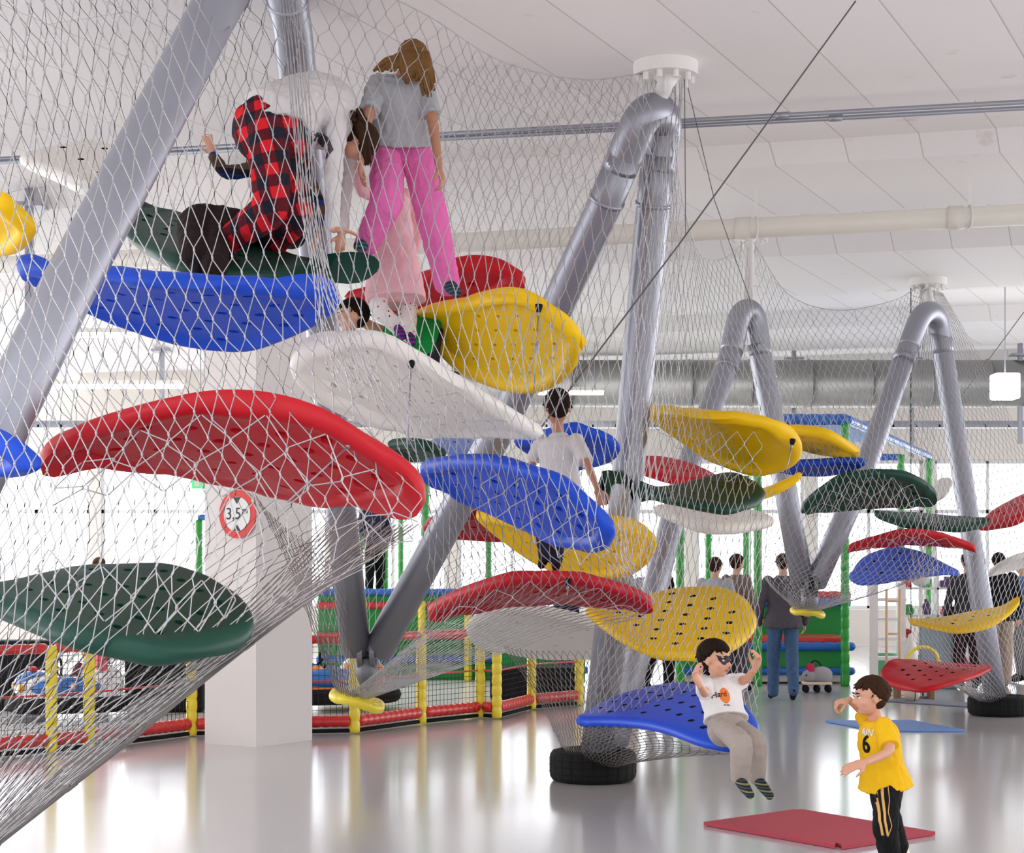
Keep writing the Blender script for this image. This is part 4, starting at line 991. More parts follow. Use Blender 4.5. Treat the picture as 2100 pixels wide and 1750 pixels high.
def decal(target, o, X, Z, poly, m, name, parent, off=.002, step=.006, ray=None):
    """a thin printed patch: the 2D outline poly (metres) laid on the surface of target"""
    X = Vector(X).normalized(); Z = Vector(Z).normalized(); d = -(X.cross(Z)) if ray is None else Vector(ray).normalized()
    bvh = DC.get(target.name) or BVHTree.FromPolygons([v.co for v in target.data.vertices], [tuple(p.vertices) for p in target.data.polygons]); DC[target.name] = bvh
    pts = [Vector(p) for p in poly]; n = len(pts); dense = []
    for i in range(n):
        a, b_ = pts[i], pts[(i+1) % n]; k = max(1, int((b_-a).length/step))
        dense += [a.lerp(b_, j/k) for j in range(k)]
    n = len(dense); A = np.array([tuple(p) for p in dense])
    def ins(x, y):
        x1, y1 = A[:, 0], A[:, 1]; x2, y2 = np.roll(x1, -1), np.roll(y1, -1)
        return (((y1 > y) != (y2 > y)) & (x < (x2-x1)*(y-y1)/(y2-y1+1e-15)+x1)).sum() % 2 == 1
    pp = list(dense)
    for x in np.arange(A[:, 0].min(), A[:, 0].max(), step):
        for y in np.arange(A[:, 1].min(), A[:, 1].max(), step):
            if ins(x, y) and np.hypot(A[:, 0]-x, A[:, 1]-y).min() > step*.4: pp.append(Vector((x, y)))
    ov, _, of, *_r = geometry.delaunay_2d_cdt(pp, [(i, (i+1) % n) for i in range(n)], [], 0, 1e-7, True)
    V = []; ok = []
    for v in ov:
        w_ = Vector(o)+X*v.x+Z*v.y; hit = bvh.ray_cast(w_-d*.3, d)
        if hit[0] is None: V.append(w_); ok.append(False)
        else: V.append(hit[0]-d*off); ok.append(True)
    F = [f for f in of if all(ok[i] for i in f) and ins(*(sum((ov[i] for i in f), Vector((0, 0)))/3))]
    ob = mesh_obj(name, V, F, m, None, True)
    md = ob.modifiers.new('th', 'SOLIDIFY'); md.thickness = .0015; md.offset = 1
    ob.parent = parent; ob.matrix_parent_inverse = parent.matrix_world.inverted()
    return ob
DC = {}
def text_polys(body, size):
    """outlines of the letters as filled triangles -> list of small polygons"""
    cu = bpy.data.curves.new('t', 'FONT'); cu.body = body; cu.size = size; cu.align_x = 'CENTER'; cu.align_y = 'CENTER'; cu.offset = size*.02
    o = bpy.data.objects.new('t', cu); COL.objects.link(o); bpy.context.view_layer.update()
    me = bpy.data.meshes.new_from_object(o.evaluated_get(bpy.context.evaluated_depsgraph_get())); bpy.data.objects.remove(o)
    bm = bmesh.new(); bm.from_mesh(me)
    for _ in range(2): bmesh.ops.subdivide_edges(bm, edges=[e for e in bm.edges if e.calc_length() > .012], cuts=1)
    bmesh.ops.triangulate(bm, faces=bm.faces[:]); bm.verts.index_update()
    V = [v.co.copy() for v in bm.verts]; F = [tuple(v.index for v in f.verts) for f in bm.faces]; bm.free(); return V, F
def print_text(target, o, X, Z, body, size, m, name, parent, off=.003, ray=None):
    X = Vector(X).normalized(); Z = Vector(Z).normalized(); d = -(X.cross(Z)) if ray is None else Vector(ray).normalized()
    bvh = DC.get(target.name) or BVHTree.FromPolygons([v.co for v in target.data.vertices], [tuple(p.vertices) for p in target.data.polygons]); DC[target.name] = bvh
    V2, F = text_polys(body, size); V = []; ok = []
    for v in V2:
        w_ = Vector(o)+X*v.x+Z*v.y; hit = bvh.ray_cast(w_-d*.3, d); ok.append(hit[0] is not None); V.append(hit[0]-d*off if hit[0] is not None else w_)
    ob = mesh_obj(name, V, [f for f in F if all(ok[i] for i in f)], m, None, True)
    ob.parent = parent; ob.matrix_parent_inverse = parent.matrix_world.inverted(); return ob

def person(label, J, k=1.0, skin=None, hairm=None, top=None, bottom=None, shoes=None, sleeve='short', face_dir=(0, -1, 0), head_up=(0, 0, 1), head_h=.22,
           vox=.008, show_face=False, pants_r=1.25, hem=.0, hair_style='short', hands=None, fold=.006, shoe_h=.0, style=None, trousers_len=1.0, topname='shirt', botname='trousers', top_r=1.12, low=.14, low0=-9, thigh=1.06, seat=()):
    """J: dict of joints in world coordinates; k: limb thickness factor"""
    skin = skin or SKIN; t = thing('person', J.get('base', min((J[x] for x in J), key=lambda v: v.z)), label, 'person')
    b = B(); side = (J['shR']-J['shL']); sw = side.length; side = side.normalized()
    hip = (J['hipL']+J['hipR'])/2; sh = (J['shL']+J['shR'])/2; ax = (sh-hip); hw = (J['hipR']-J['hipL']).length
    def torso(bb, s, drop=0, upto=1.0):
        pts = []; rx = []; ry = []; TT = []
        for tt, fx, fy in ((-low-drop, .43, .30), (-low*.3, .46, .32), (.15, .44, .30), (.35, .40, .28), (.55, .42, .29), (.75, .45, .29), (.9, .46, .26), (1.0, .38, .22), (1.05, .22, .17), (1.12, .18, .15)):
            if tt > 1.1 and s < 0: continue
            if tt > upto or (s > 0 and tt < low0): continue
            pts.append(hip+ax*tt); e_ = s+(.022*k*(1+(top_r-1.1)*2.2)*max(0, .3-tt)/.3 if s > 0 else 0); rx.append(sw*fx+e_); ry.append(sw*fy+e_); TT.append(tt)
        sp = []
        for i, p in enumerate(pts): sp.append(p+J.get('bend', Vector((0, 0, 0)))*math.sin(max(0, min(1, TT[i]))*math.pi))
        bb.tube(sp, rx, 20, side=side, ry=ry)
    torso(b, -.015*k)
    C = J['head']; neck = sh+ax.normalized()*(.04*k)
    b.tube([neck-ax.normalized()*.05*k, neck.lerp(C, .5), C], [.062*k, .05*k, .05*k], 14)
    g, M = head(b, C, face_dir, head_up, head_h)
    for s_, q in (('L', -1), ('R', 1)):
        if 'el'+s_ in J:
            limb(b, [J['sh'+s_]+(sh-J['sh'+s_])*.12, J['el'+s_], J['ha'+s_]], [.050*k, .038*k, .026*k])
            hd = (hands or {}).get(s_, {}); d = hd.get('d', (J['ha'+s_]-J['el'+s_])); pl = hd.get('palm', Vector((0, 0, -1)) if abs(Vector(d).normalized().z) < .8 else side*(-q))
            hand(b, J['ha'+s_], d, pl, head_h*.72, hd.get('curl', .35), hd.get('spread', .12), hd.get('ts', q))
        if 'kn'+s_ in J:
            limb(b, [J['hip'+s_], J['kn'+s_], J['an'+s_]], [.078*k, .052*k, .034*k])
            if 'to'+s_ in J:
                a = J['an'+s_]; to = J['to'+s_]; hd_ = (to-a).normalized()
                b.ell(a, .04*k, nu=12, nv=8); b.tube([a-hd_*.03*k, a.lerp(to, .5), to], [.036*k, .038*k, .026*k], 12); b.ell(to, .026*k, nu=10, nv=8)
    body = remesh(b, 'body', skin, t, vox, 3)
    if show_face: face(t, g, M, head_h)
    if hairm: hair(t, g, M, head_h, hairm, hair_style, seed=len(label))
    if top:
        b = B(); torso(b, .012*k+(top_r-1.1)*.12*k, hem, 1.13); b.ell(sh-ax.normalized()*.02, (sw*.44, sw*.27, sw*.15), Matrix((side, side.cross(ax.normalized())*-1, ax.normalized())).transposed(), 18, 10)
        for s_ in 'LR':
            if 'el'+s_ not in J: continue
            a, e, w_ = J['sh'+s_]+(sh-J['sh'+s_])*.12, J['el'+s_], J['ha'+s_]
            if sleeve == 'short': limb(b, [a, a.lerp(e, .78)], [.068*k, .072*k], ball=False); b.ell(a, .068*k)
            elif sleeve == 'long': limb(b, [a, e, e.lerp(w_, .94)], [.066*k, .054*k, .040*k])
        shirt = remesh(b, topname, top, t, vox, 5, fold*k, 16, seed=len(label))
    else: shirt = None
    if bottom and 'knL' in J:
        b = B(); 
        b.tube([hip-ax.normalized()*.08*k, hip, hip+ax*.16], [sw*.38, sw*.44, sw*.43], 18, side=side, ry=[sw*.26, sw*.30, sw*.29])
        for c_, r_ in seat: b.ell(c_, r_, nu=24, nv=16)
        for s_ in 'LR':
            if 'kn'+s_ not in J: continue
            limb(b, [J['hip'+s_], J['kn'+s_], J['kn'+s_].lerp(J['an'+s_], trousers_len)], [.082*k*thigh, .060*k*pants_r, .046*k*pants_r], k=6)
        tr = remesh(b, botname, bottom, t, vox, 5, fold*k, 14, seed=3+len(label))
    else: tr = None
    if shoes:
        for s_ in 'LR':
            if 'to'+s_ not in J: continue
            a = J['an'+s_]; to = J['to'+s_]; hd_ = (to-a).normalized(); b = B()
            up = (J['kn'+s_]-a).normalized()
            b.tube([a+up*(.10*k+shoe_h), a+up*.02*k, a], [.040*k, .041*k, .046*k], 14); b.ell(a-hd_*.01*k, .05*k, nu=12, nv=8)
            b.tube([a-hd_*.03*k, a.lerp(to, .5), to], [.044*k, .046*k, .034*k], 14); b.ell(to, .036*k, nu=12, nv=8)
            remesh(b, 'sock' if style == 'socks' else 'shoe', shoes, t, min(vox, .006), 3)
    return t, g, M, shirt, tr, body
V3 = lambda *a: P(*a)
WSH = cloth('white_cotton', (232, 228, 226)); GSW = cloth('grey_marl', (158, 155, 158)); BEI = cloth('beige_grey_jersey', (168, 156, 148)); PINK = cloth('pink_canvas', (226, 112, 176)); GTS = cloth('light_grey_tshirt', (172, 172, 176))
PALEP = cloth('pale_pink_fabric', (236, 184, 190)); BLKC = cloth('black_cloth', (22, 22, 26)); YSH = cloth('yellow_cotton', (242, 190, 28)); DGS = cloth('dark_grey_sweater', (84, 80, 86)); JEAN = cloth('blue_jeans', (70, 96, 130), .22); OFFW = cloth('greyish_white_cotton', (206, 202, 202))
SOCK = stripes('striped_socks', [(26, 34, 58), (60, 70, 74), (26, 34, 58), (132, 132, 66)], .0075)
ORNG = cloth('orange_print', (238, 130, 60)); MARO = mat('maroon_print', (70, 34, 40), .7)

# the boy with the painted face
J = dict(head=V3(1467, 1351, 7.98), shL=V3(1440, 1400, 8.02), shR=V3(1502, 1400, 8.22), elL=V3(1446, 1425, 7.74), haL=V3(1434, 1404, 7.58), elR=V3(1529, 1396, 8.09), haR=V3(1547, 1374, 8.04),
         hipL=V3(1478, 1492, 7.95), hipR=V3(1508, 1490, 8.1), knL=V3(1522, 1524, 7.55), knR=V3(1549, 1521, 7.72), anL=V3(1516, 1600, 7.58), anR=V3(1553, 1598, 7.75), toL=V3(1538, 1630, 7.42), toR=V3(1578, 1632, 7.62), base=V3(1500, 1512, 8.0))
fdir = (.80, -.58, -.08)
t, g, M, shirt, tr, body = person('boy in a white T-shirt with dark face paint sitting on the low blue platform', J, .66, hairm=H_DARK, top=WSH, bottom=BEI, shoes=SOCK, face_dir=fdir, head_h=.208, vox=.0048, show_face=True,
    pants_r=1.6, hem=.0, low=.03, low0=.0, seat=[(V3(1484, 1500, 8.0), .088), (V3(1505, 1498, 8.1), .088)], thigh=1.0, hands={'L': dict(d=(-.35, -.3, .75), palm=(.7, -.5, .1), curl=.65, ts=1), 'R': dict(d=(.25, -.2, .85), palm=(-.7, -.5, 0), curl=.75, ts=-1)}, fold=.008, style='socks', trousers_len=.93, top_r=1.15)
PAINT = mat('face_paint', (44, 40, 48), .6); PYEL = mat('yellow_face_paint', (236, 222, 70), .5)
h = .208; gs = (g(1, 0, 0)-g(0, 0, 0)).normalized(); gu = (g(0, 0, 1)-g(0, 0, 0)).normalized(); gf = (g(0, 1, 0)-g(0, 0, 0)).normalized()
mask = [(-.25, .0), (-.30, .13), (-.20, .09), (-.10, .12), (-.035, .08), (0, .12), (.035, .08), (.10, .12), (.20, .09), (.30, .13), (.25, .0), (.20, -.10), (.12, -.13), (.06, -.07), (0, -.03), (-.06, -.07), (-.12, -.13), (-.20, -.10)]
decal(body, g(0, .3, 0), gs, gu, [(x*h, y*h) for x, y in mask], PAINT, 'face_paint', t, .0012, .005, ray=-gf)
decal(body, g(0, .3, 0), gs, gu, [(x*h, y*h) for x, y in ((-.10, .26), (0, .19), (.10, .26), (.05, .29), (0, .25), (-.05, .29))], PYEL, 'yellow_crescent', t, .0015, .005, ray=-gf)
X = (J['shR']-J['shL']).normalized(); Zz = ((J['shL']+J['shR'])/2-(J['hipL']+J['hipR'])/2).normalized(); cc = V3(1490, 1420, 7.95)
X = Vector((.93, .37, 0)).normalized()
decal(shirt, cc+X*.012, X, Zz, [(.030*math.cos(a), .045*math.sin(a)) for a in [2*math.pi*i/20 for i in range(20)]], ORNG, 'shirt_emblem', t, .0015, .008)
print_text(shirt, cc-X*.018+Zz*.008, X, Zz, 'Hard', .042, MARO, 'shirt_lettering', t, .0035)
print_text(shirt, cc+X*.01-Zz*.058, X, Zz, 'ROME', .014, MARO, 'shirt_small_lettering', t, .0035)

# the running boy
J = dict(head=V3(1784, 1428, 7.55), shL=V3(1814, 1492, 7.46), shR=V3(1784, 1490, 7.68), elL=V3(1828, 1542, 7.38), haL=V3(1776, 1564, 7.28), elR=V3(1768, 1458, 7.75), haR=V3(1742, 1436, 7.66),
         hipL=V3(1826, 1612, 7.52), hipR=V3(1806, 1612, 7.66), knL=V3(1814, 1690, 7.4), knR=V3(1826, 1690, 7.70), anL=V3(1832, 1778, 7.5), anR=V3(1846, 1738, 7.8), toL=V3(1808, 1792, 7.42), toR=V3(1860, 1760, 7.84), base=PF(1832, 1800))
t, g, M, shirt, tr, body = person('boy in a yellow T-shirt and black striped trousers running past the red mat', J, .72, hairm=H_BROWN, top=YSH, bottom=BLKC, shoes=cloth('white_shoe', (236, 230, 210)), face_dir=(-.97, -.18, -.06), head_h=.205, vox=.0048, show_face=True,
    pants_r=1.5, hem=.0, low=.02, thigh=1.2, hands={'L': dict(d=(-.9, -.1, -.25), palm=(-.1, .6, -.8), curl=.22, spread=.16, ts=1), 'R': dict(d=(-.95, -.1, -.2), palm=(.1, .2, -.9), curl=1.15, ts=1)}, fold=.009, trousers_len=.95, top_r=1.35)
GOLD = mat('gold_stripe', (226, 176, 96), .6)
for nm, dx, w_ in (('trouser_stripe', 0, .012), ('trouser_stripe', .024, .012), ('trouser_piping', .050, .004)):
    pl = [(1822, 1618), (1818, 1650), (1817, 1690), (1823, 1720)] if w_ > .01 else [(1822, 1618), (1820, 1650), (1814, 1672), (1820, 1700), (1812, 1722)]
    c0_ = V3(1815, 1670, 7.3); pp = []
    for px, py in pl: v = V3(px, py, 7.3)-c0_; pp.append((v.x+dx-.012, v.z))
    poly = [(x-w_/2, z) for x, z in pp]+[(x+w_/2, z) for x, z in reversed(pp)]
    try: decal(tr, c0_, (1, 0, 0), (0, 0, 1), poly, GOLD, nm, t, .0012, .008)
    except Exception as ex: pass
print_text(shirt, V3(1774, 1528, 7.5), (.75, -.66, 0), (0, 0, 1), '6', .13, BLKC, 'shirt_number', t, .003, ray=(.66, .75, 0))
print_text(shirt, V3(1776, 1503, 7.5), (.75, -.66, 0), (0, 0, 1), 'AIN', .05, WSH, 'shirt_lettering', t, .003, ray=(.66, .75, 0))

# climber in pink trousers, seen from behind
J = dict(head=V3(848, 128, 8.5), shL=V3(768, 172, 8.55), shR=V3(874, 168, 8.55), elL=V3(752, 245, 8.35), haL=V3(742, 330, 8.3), elR=V3(889, 255, 8.5), haR=V3(900, 345, 8.4),
         hipL=V3(790, 292, 8.65), hipR=V3(848, 292, 8.65), knL=V3(796, 410, 8.45), knR=V3(885, 440, 8.6), anL=V3(752, 500, 8.6), anR=V3(918, 582, 8.75), toL=V3(735, 505, 8.5), toR=V3(936, 600, 8.6))
t, g, M, shirt, tr, body = person('long-haired climber in grey T-shirt and pink trousers seen from behind', J, .86, hairm=H_BLOND, top=GTS, bottom=PINK, shoes=stripes('teal_sock', [(40, 52, 60), (60, 96, 104)], .012), face_dir=(.1, .8, -.45), head_up=(0, .4, .9), head_h=.235,
    skin=SKIN2, vox=.0065, pants_r=1.9, thigh=1.35, low=.02, hands={'R': dict(d=(.25, -.1, -.8), palm=(-.7, .3, 0), curl=.7, ts=-1)}, fold=.010, style='socks', top_r=1.5)
b = B(); rnd = random.Random(3)
for i in range(46):
    a = rnd.uniform(-1, 1); p0 = V3(848+a*34, 108+abs(a)*18, 8.42+rnd.uniform(-.06, .06)); side_ = rnd.random()
    p2 = V3(885+rnd.uniform(-18, 6), 175+rnd.uniform(-20, 25), 8.35) if a > 0 else V3(800+a*30+rnd.uniform(-10, 20), 140+rnd.uniform(-5, 8), 8.33)
    p1 = p0.lerp(p2, .5)+Vector((.0, -.015, .02)); b.tube(smoothpath([p0, p1, p2], 4), [.008+.010*math.sin(math.pi*min(1, (j+1)/9)) for j in range(9)], 6)
for i in range(16):
    x = 822+i*3.6; b.tube(smoothpath([V3(x, 108, 8.36), V3(x+2, 135, 8.33), V3(x+rnd.uniform(-6, 14), 165+rnd.uniform(-6, 10), 8.36)], 4), [.008+.014*math.sin(math.pi*min(1, (j+1)/9)) for j in range(9)], 6)
b.build('long_hair', H_BLOND, t, smooth=True)

# climber in red plaid, bending forward
J = dict(head=V3(738, 292, 8.35), shL=V3(690, 262, 8.2), shR=V3(705, 245, 8.75), elL=V3(682, 370, 8.2), haL=V3(684, 470, 8.1), elR=V3(712, 330, 8.6), haR=V3(700, 480, 8.5),
         hipL=V3(548, 270, 8.1), hipR=V3(590, 255, 8.55), knL=V3(560, 430, 8.05), knR=V3(612, 440, 8.5), anL=V3(470, 492, 8.4), anR=V3(560, 500, 8.8), toL=V3(440, 520, 8.5), toR=V3(520, 520, 8.9), bend=Vector((0, 0, .10)))
t, g, M, shirt, tr, body = person('climber in red plaid trousers bending forward on the dark green platform', J, .92, hairm=H_BROWN, top=cloth('soft_white_knit', (214, 209, 207)), bottom=plaid(), shoes=None, sleeve='long', face_dir=(.25, .15, -.9), head_up=(.9, 0, .3), head_h=.22,
    vox=.008, pants_r=1.9, thigh=1.5, fold=.010, botname='plaid_trousers', top_r=1.1, low=0, low0=-.05, seat=[(V3(550, 268, 8.22), .20), (V3(570, 262, 8.5), .18), (V3(562, 330, 8.3), .15)], hands={'L': dict(d=(.9, -.1, -.15), palm=(0, 0, -1), curl=.15)})
b = B(); rnd = random.Random(5)
for i in range(40):
    p0 = V3(712+rnd.uniform(0, 32), 222+rnd.uniform(0, 22), 8.3+rnd.uniform(-.1, .1)); p1 = V3(742+rnd.uniform(-8, 10), 262+rnd.uniform(-10, 10), 8.28+rnd.uniform(-.05, .05)); p2 = V3(752+rnd.uniform(-8, 8), 318+rnd.uniform(-14, 22), 8.3)
    b.tube(smoothpath([p0, p1, p2], 4), [.006+.012*math.sin(math.pi*min(1, (j+1)/9)) for j in range(9)], 6)
b.build('long_hair', H_BROWN, t, smooth=True)
b = B(); PRN = mat('dark_print', (70, 62, 72), .7)
decal(shirt, V3(655, 285, 8.1), (1, 0, 0), (0, 0, 1), [(-.05, .05), (.0, .08), (.04, .03), (.07, -.04), (.03, -.09), (-.03, -.05), (-.06, 0)], PRN, 'dark_flower_print', t, .002, .012)

# child in striped sweater waving behind the plaid climber
STR = stripes('brown_blue_stripes', [(94, 74, 60), (94, 74, 60), (30, 60, 120), (36, 34, 44)], .035)
J = dict(head=V3(600, 300, 9.1), shL=V3(545, 340, 9.1), shR=V3(622, 340, 9.1), elL=V3(462, 358, 9.0), haL=V3(436, 318, 8.95), elR=V3(655, 420, 9.1), haR=V3(650, 480, 9.0),
         hipL=V3(545, 470, 8.9), hipR=V3(600, 480, 9.0), knL=V3(396, 448, 8.5), knR=V3(440, 455, 8.6), anL=V3(398, 525, 8.1), anR=V3(440, 548, 8.05), toL=V3(404, 555, 8.05), toR=V3(450, 570, 8.0))
person('child in a striped sweater waving an arm behind the plaid climber', J, .8, hairm=H_BROWN, top=STR, bottom=cloth('dark_brown_trousers', (42, 30, 28), .2), shoes=cloth('dark_shoe', (30, 26, 28)), sleeve='long', face_dir=(-.3, -.5, 0), head_h=.20, vox=.008,
       pants_r=2.1, thigh=1.4, topname='striped_sweater', hands={'L': dict(d=(-.25, 0, .9), palm=(0, -1, 0), curl=.12, spread=.22, ts=-1)}, fold=.008, top_r=1.0)

# little girl in pale pink dress
J = dict(head=V3(752, 318, 9.3), shL=V3(762, 400, 9.1), shR=V3(836, 400, 9.2), elL=V3(738, 392, 9.0), haL=V3(730, 352, 8.95), elR=V3(860, 470, 9.3), haR=V3(850, 520, 9.3),
         hipL=V3(795, 560, 9.1), hipR=V3(838, 560, 9.2), knL=V3(772, 630, 8.9), knR=V3(836, 640, 9.0), anL=V3(815, 672, 8.95), anR=V3(838, 688, 8.85), toL=V3(826, 690, 8.75), toR=V3(846, 702, 8.7))
J['head'] = V3(800, 345, 9.3)
t, g, M, shirt, tr, body = person('little girl in pale pink dress and dotted leggings, above the white platform', J, .66, hairm=H_BROWN, top=PALEP, bottom=dots(), shoes=stripes('purple_sock', [(120, 40, 130), (50, 40, 90)], .015), sleeve='long', face_dir=(-.6, -.2, -.2), head_h=.19, vox=.006,
    pants_r=1.5, fold=.006, style='socks', botname='dotted_leggings', topname='long_sleeved_top', hands={'L': dict(d=(-.2, 0, .9), palm=(0, -1, 0), curl=.6)}, top_r=1.1)
b = B(); b.tube([V3(798, 410, 9.15), V3(800, 480, 9.1), V3(808, 550, 9.0), V3(812, 618, 8.95)], [.13, .14, .16, .19], 24, side=(1, .1, 0), ry=[.09, .10, .12, .14])
remesh(b, 'dress', cloth('pale_pink_dress', (240, 190, 196)), t, .008, 4, .010, 9)

# child crawling behind the white platform
J = dict(head=V3(722, 648, 9.0), shL=V3(800, 700, 8.95), shR=V3(805, 680, 9.4), elL=V3(770, 745, 8.9), haL=V3(735, 760, 8.9), elR=V3(772, 740, 9.4), haR=V3(745, 760, 9.4),
         hipL=V3(885, 712, 9.0), hipR=V3(888, 705, 9.35), knL=V3(880, 770, 9.0), knR=V3(882, 765, 9.4), anL=V3(935, 780, 9.1), anR=V3(935, 775, 9.4))
t = person('child with brown hair and green shirt crawling between the white and the yellow platform', J, .68, hairm=H_DARK, top=cloth('green_shirt', (20, 140, 60)), bottom=cloth('dark_trousers', (46, 46, 60)), face_dir=(-.92, -.35, -.05), head_h=.215, vox=.008, show_face=True, fold=.005)
# seated boy seen from behind
J = dict(head=V3(1143, 835, 9.75), shL=V3(1105, 905, 9.85), shR=V3(1186, 903, 9.7), elL=V3(1090, 955, 9.9), haL=V3(1085, 1000, 9.8), elR=V3(1208, 960, 9.5), haR=V3(1226, 1005, 9.3),
         hipL=V3(1128, 1018, 9.75), hipR=V3(1170, 1018, 9.7), knL=V3(1110, 1060, 9.9), knR=V3(1145, 1085, 9.9), anL=V3(1118, 1140, 9.8), anR=V3(1140, 1150, 9.8), toL=V3(1110, 1160, 9.9), toR=V3(1140, 1165, 9.9))
person('boy in a greyish white T-shirt seen from behind above the blue drooping platform', J, .74, hairm=H_DARK, top=OFFW, bottom=cloth('navy_trousers', (34, 32, 52)), shoes=BLKC, face_dir=(-.1, 1, -.1), head_h=.235, vox=.0065, pants_r=1.35, skin=SKIN2, top_r=1.1)

# generic standing figures farther back
def stander(px, footpy, hgt, ang, label, top, bottom, hairm, sleeve='long', stride=.0, arms=0.0, shoes=None, k=1.0, z0=0, q=None, skin=None, xw=1.0):
    base = PF(px, footpy) if q is None else P(px, 1150+(EYE-z0)*3000/q, q)
    R = Matrix.Rotation(ang, 3, 'Z'); s = hgt/1.75
    f = lambda x, y, z: base+R@Vector((x*s*xw, y*s, z*s))      # facing -Y when ang=0
    J = dict(head=f(0, -.02, 1.63), shL=f(.19, 0, 1.42), shR=f(-.19, 0, 1.42), elL=f(.25, .02-arms*.1, 1.13), haL=f(.25, -.1-arms*.15, .90+arms*.25), elR=f(-.25, .02-arms*.1, 1.13), haR=f(-.25, -.1-arms*.15, .90+arms*.25),
             hipL=f(.085, 0, .93), hipR=f(-.085, 0, .93), knL=f(.09, -.03-stride*.5, .50), knR=f(-.09, -.03+stride*.35, .50), anL=f(.09, -stride*.6, .09), anR=f(-.09, stride, .10+stride*.15), toL=f(.1, -.15-stride*.6, .04), toR=f(-.1, -.13+stride, .04), base=base)
    J['shL'], J['shR'] = J['shL'], J['shR']
    fd = R@Vector((0, -1, 0))
    return person(label, J, s*k, hairm=hairm, top=top, bottom=bottom, shoes=shoes or BLKC, sleeve=sleeve, face_dir=fd, head_h=.225*s, vox=.013, pants_r=1.35, fold=.01, skin=skin)
stander(1606, 1437, 1.74, math.pi, 'adult in dark grey sweater and blue jeans walking away past the green play block', DGS, JEAN, H_BROWN, stride=.16, xw=1.1)
stander(1283, 1440, 1.72, math.pi*.9, 'adult in beige trousers behind the middle tyre, mostly hidden by platforms', GSW, cloth('beige_trousers', (166, 140, 112)), H_BROWN)
stander(1350, 1422, 1.74, math.pi*.2, 'adult dressed in black standing behind the dotted yellow platform', BLKC, BLKC, H_BLACK, stride=.15)
stander(1985, 1415, 1.76, math.pi, 'adult in dark jacket behind the far right pole', cloth('charcoal_jacket', (58, 56, 62)), cloth('dark_maroon_trousers', (48, 34, 42)), H_DARK, stride=.08)
stander(2048, 1410, 1.76, math.pi*.95, 'adult in black top and light trousers at far right behind the net', BLKC, cloth('beige_brown_trousers', (170, 150, 132)), H_BLACK, k=1.15)
stander(2098, 1400, 1.7, -math.pi*.5, 'adult in blue-grey shirt cut off by the right edge', cloth('blue_grey_shirt', (92, 118, 150)), cloth('grey_trousers', (130, 128, 130)), H_BROWN)
stander(1466, 1425, 1.70, 2.7, 'brown-haired woman in dark and white top seen through the middle net', cloth('grey_white_top', (180, 180, 186)), BLKC, H_BROWN, arms=.8)
stander(1510, 1418, 1.74, 2.3, 'adult in brown-grey jumper standing beside the woman behind the middle net', cloth('brown_grey_jumper', (128, 110, 104)), DGS, H_BROWN, arms=.3)
stander(768, 0, 1.6, .5, 'person in black trousers standing on the play block behind the low hinge', cloth('navy_top', (50, 54, 80)), BLKC, H_DARK, q=21, z0=1.1)
stander(203, 1400, 1.70, math.pi*.9, 'brown-haired adult standing beyond the car track, head above the green platform', cloth('light_jacket', (214, 208, 204)), DGS, H_BROWN)
stander(1160, 1410, 1.3, .3, 'child in dark top standing by the far end of the fence', cloth('dark_blue_top', (36, 40, 60)), DGS, H_DARK)
# ------------------------------------------------------------------ fence, cars, play blocks
def at(v, z): return Vector((v.x, v.y, z))
fp = [(-90, 1562), (105, 1546), (183, 1538), (393, 1511), (727, 1505), (864, 1486), (985, 1473), (1019, 1475), (1090, 1456), (1188, 1447)]
FP = [PF(*p) for p in fp]
fence = thing('padded_fence', FP[4], 'low barrier of yellow posts, red padded rails and black netting around the car track', 'fence')
for p in FP:
    k = B(); padded(k, [at(p, .01), at(p, .92)], .054, .115); k.build('post', YEL, fence, smooth=True)
for a, b in zip(FP[:-1], FP[1:]):
    d = (b-a).normalized()*.05
    k = B(); padded(k, [at(a+d, .12), at(b-d, .12)], .058, .09); k.build('bottom_rail', REDV, fence, smooth=True)
    k = B(); padded(k, [at(a+d, .90), at(b-d, .90)], .045, .16); k.build('top_rail', REDV, fence, smooth=True)
    ln = (b-a).length; n = int(ln/.055); L_ = []
    for i in range(n+1):
        p = a.lerp(b, i/n); L_.append([at(p, .16), at(p, .88)])
    for j in range(13): L_.append([at(a, .17+.055*j), at(b, .17+.055*j)])
    wires('netting', L_, .0028, mat('black_cord', (30, 30, 32), .8), fence, sides=3)
    wires('red_band', [[at(a, .50), at(b, .50)]], .010, REDV, fence, sides=6)
    k = B(); k.tube([at(a, .03), at(b, .03)], .02, 8); k.build('base_tube', BLACK, fence, smooth=True)
# pale track floor edge
TRK = mat('track_floor', (224, 224, 222), .25)
k = B(); tp = [PF(-120, 1520), PF(400, 1480), PF(720, 1470), PF(1170, 1430), PF(1200, 1395), PF(-150, 1395)]
k.add([at(p, .02) for p in tp]+[at(p, .0) for p in tp], [(5, 4, 3, 2, 1, 0)]+[(i, (i+1) % 6, 6+(i+1) % 6, 6+i) for i in range(6)])
o = k.build('track_floor', TRK); o.name = 'trim_2'; tag(o, None, None, kind='structure')
def barrier(px1, px2, q, z0, z1, lab):
    a, b = P(px1, 0, q), P(px2, 0, q); k = B(); k.box(((a.x+b.x)/2, a.y, (z0+z1)/2), (b.x-a.x, .35, z1-z0), bev=.04); o = k.build('track_barrier', BLACK, smooth=False); tag(o, lab, 'barrier')
barrier(-80, 110, 16.0, .021, .78, 'black padded barrier block at far left behind the fence')
barrier(262, 420, 15.8, .021, .72, 'black padded barrier block between the bumper car and the pillar')
barrier(1005, 1190, 17.2, .021, .40, 'low black barrier block behind the last yellow fence posts')
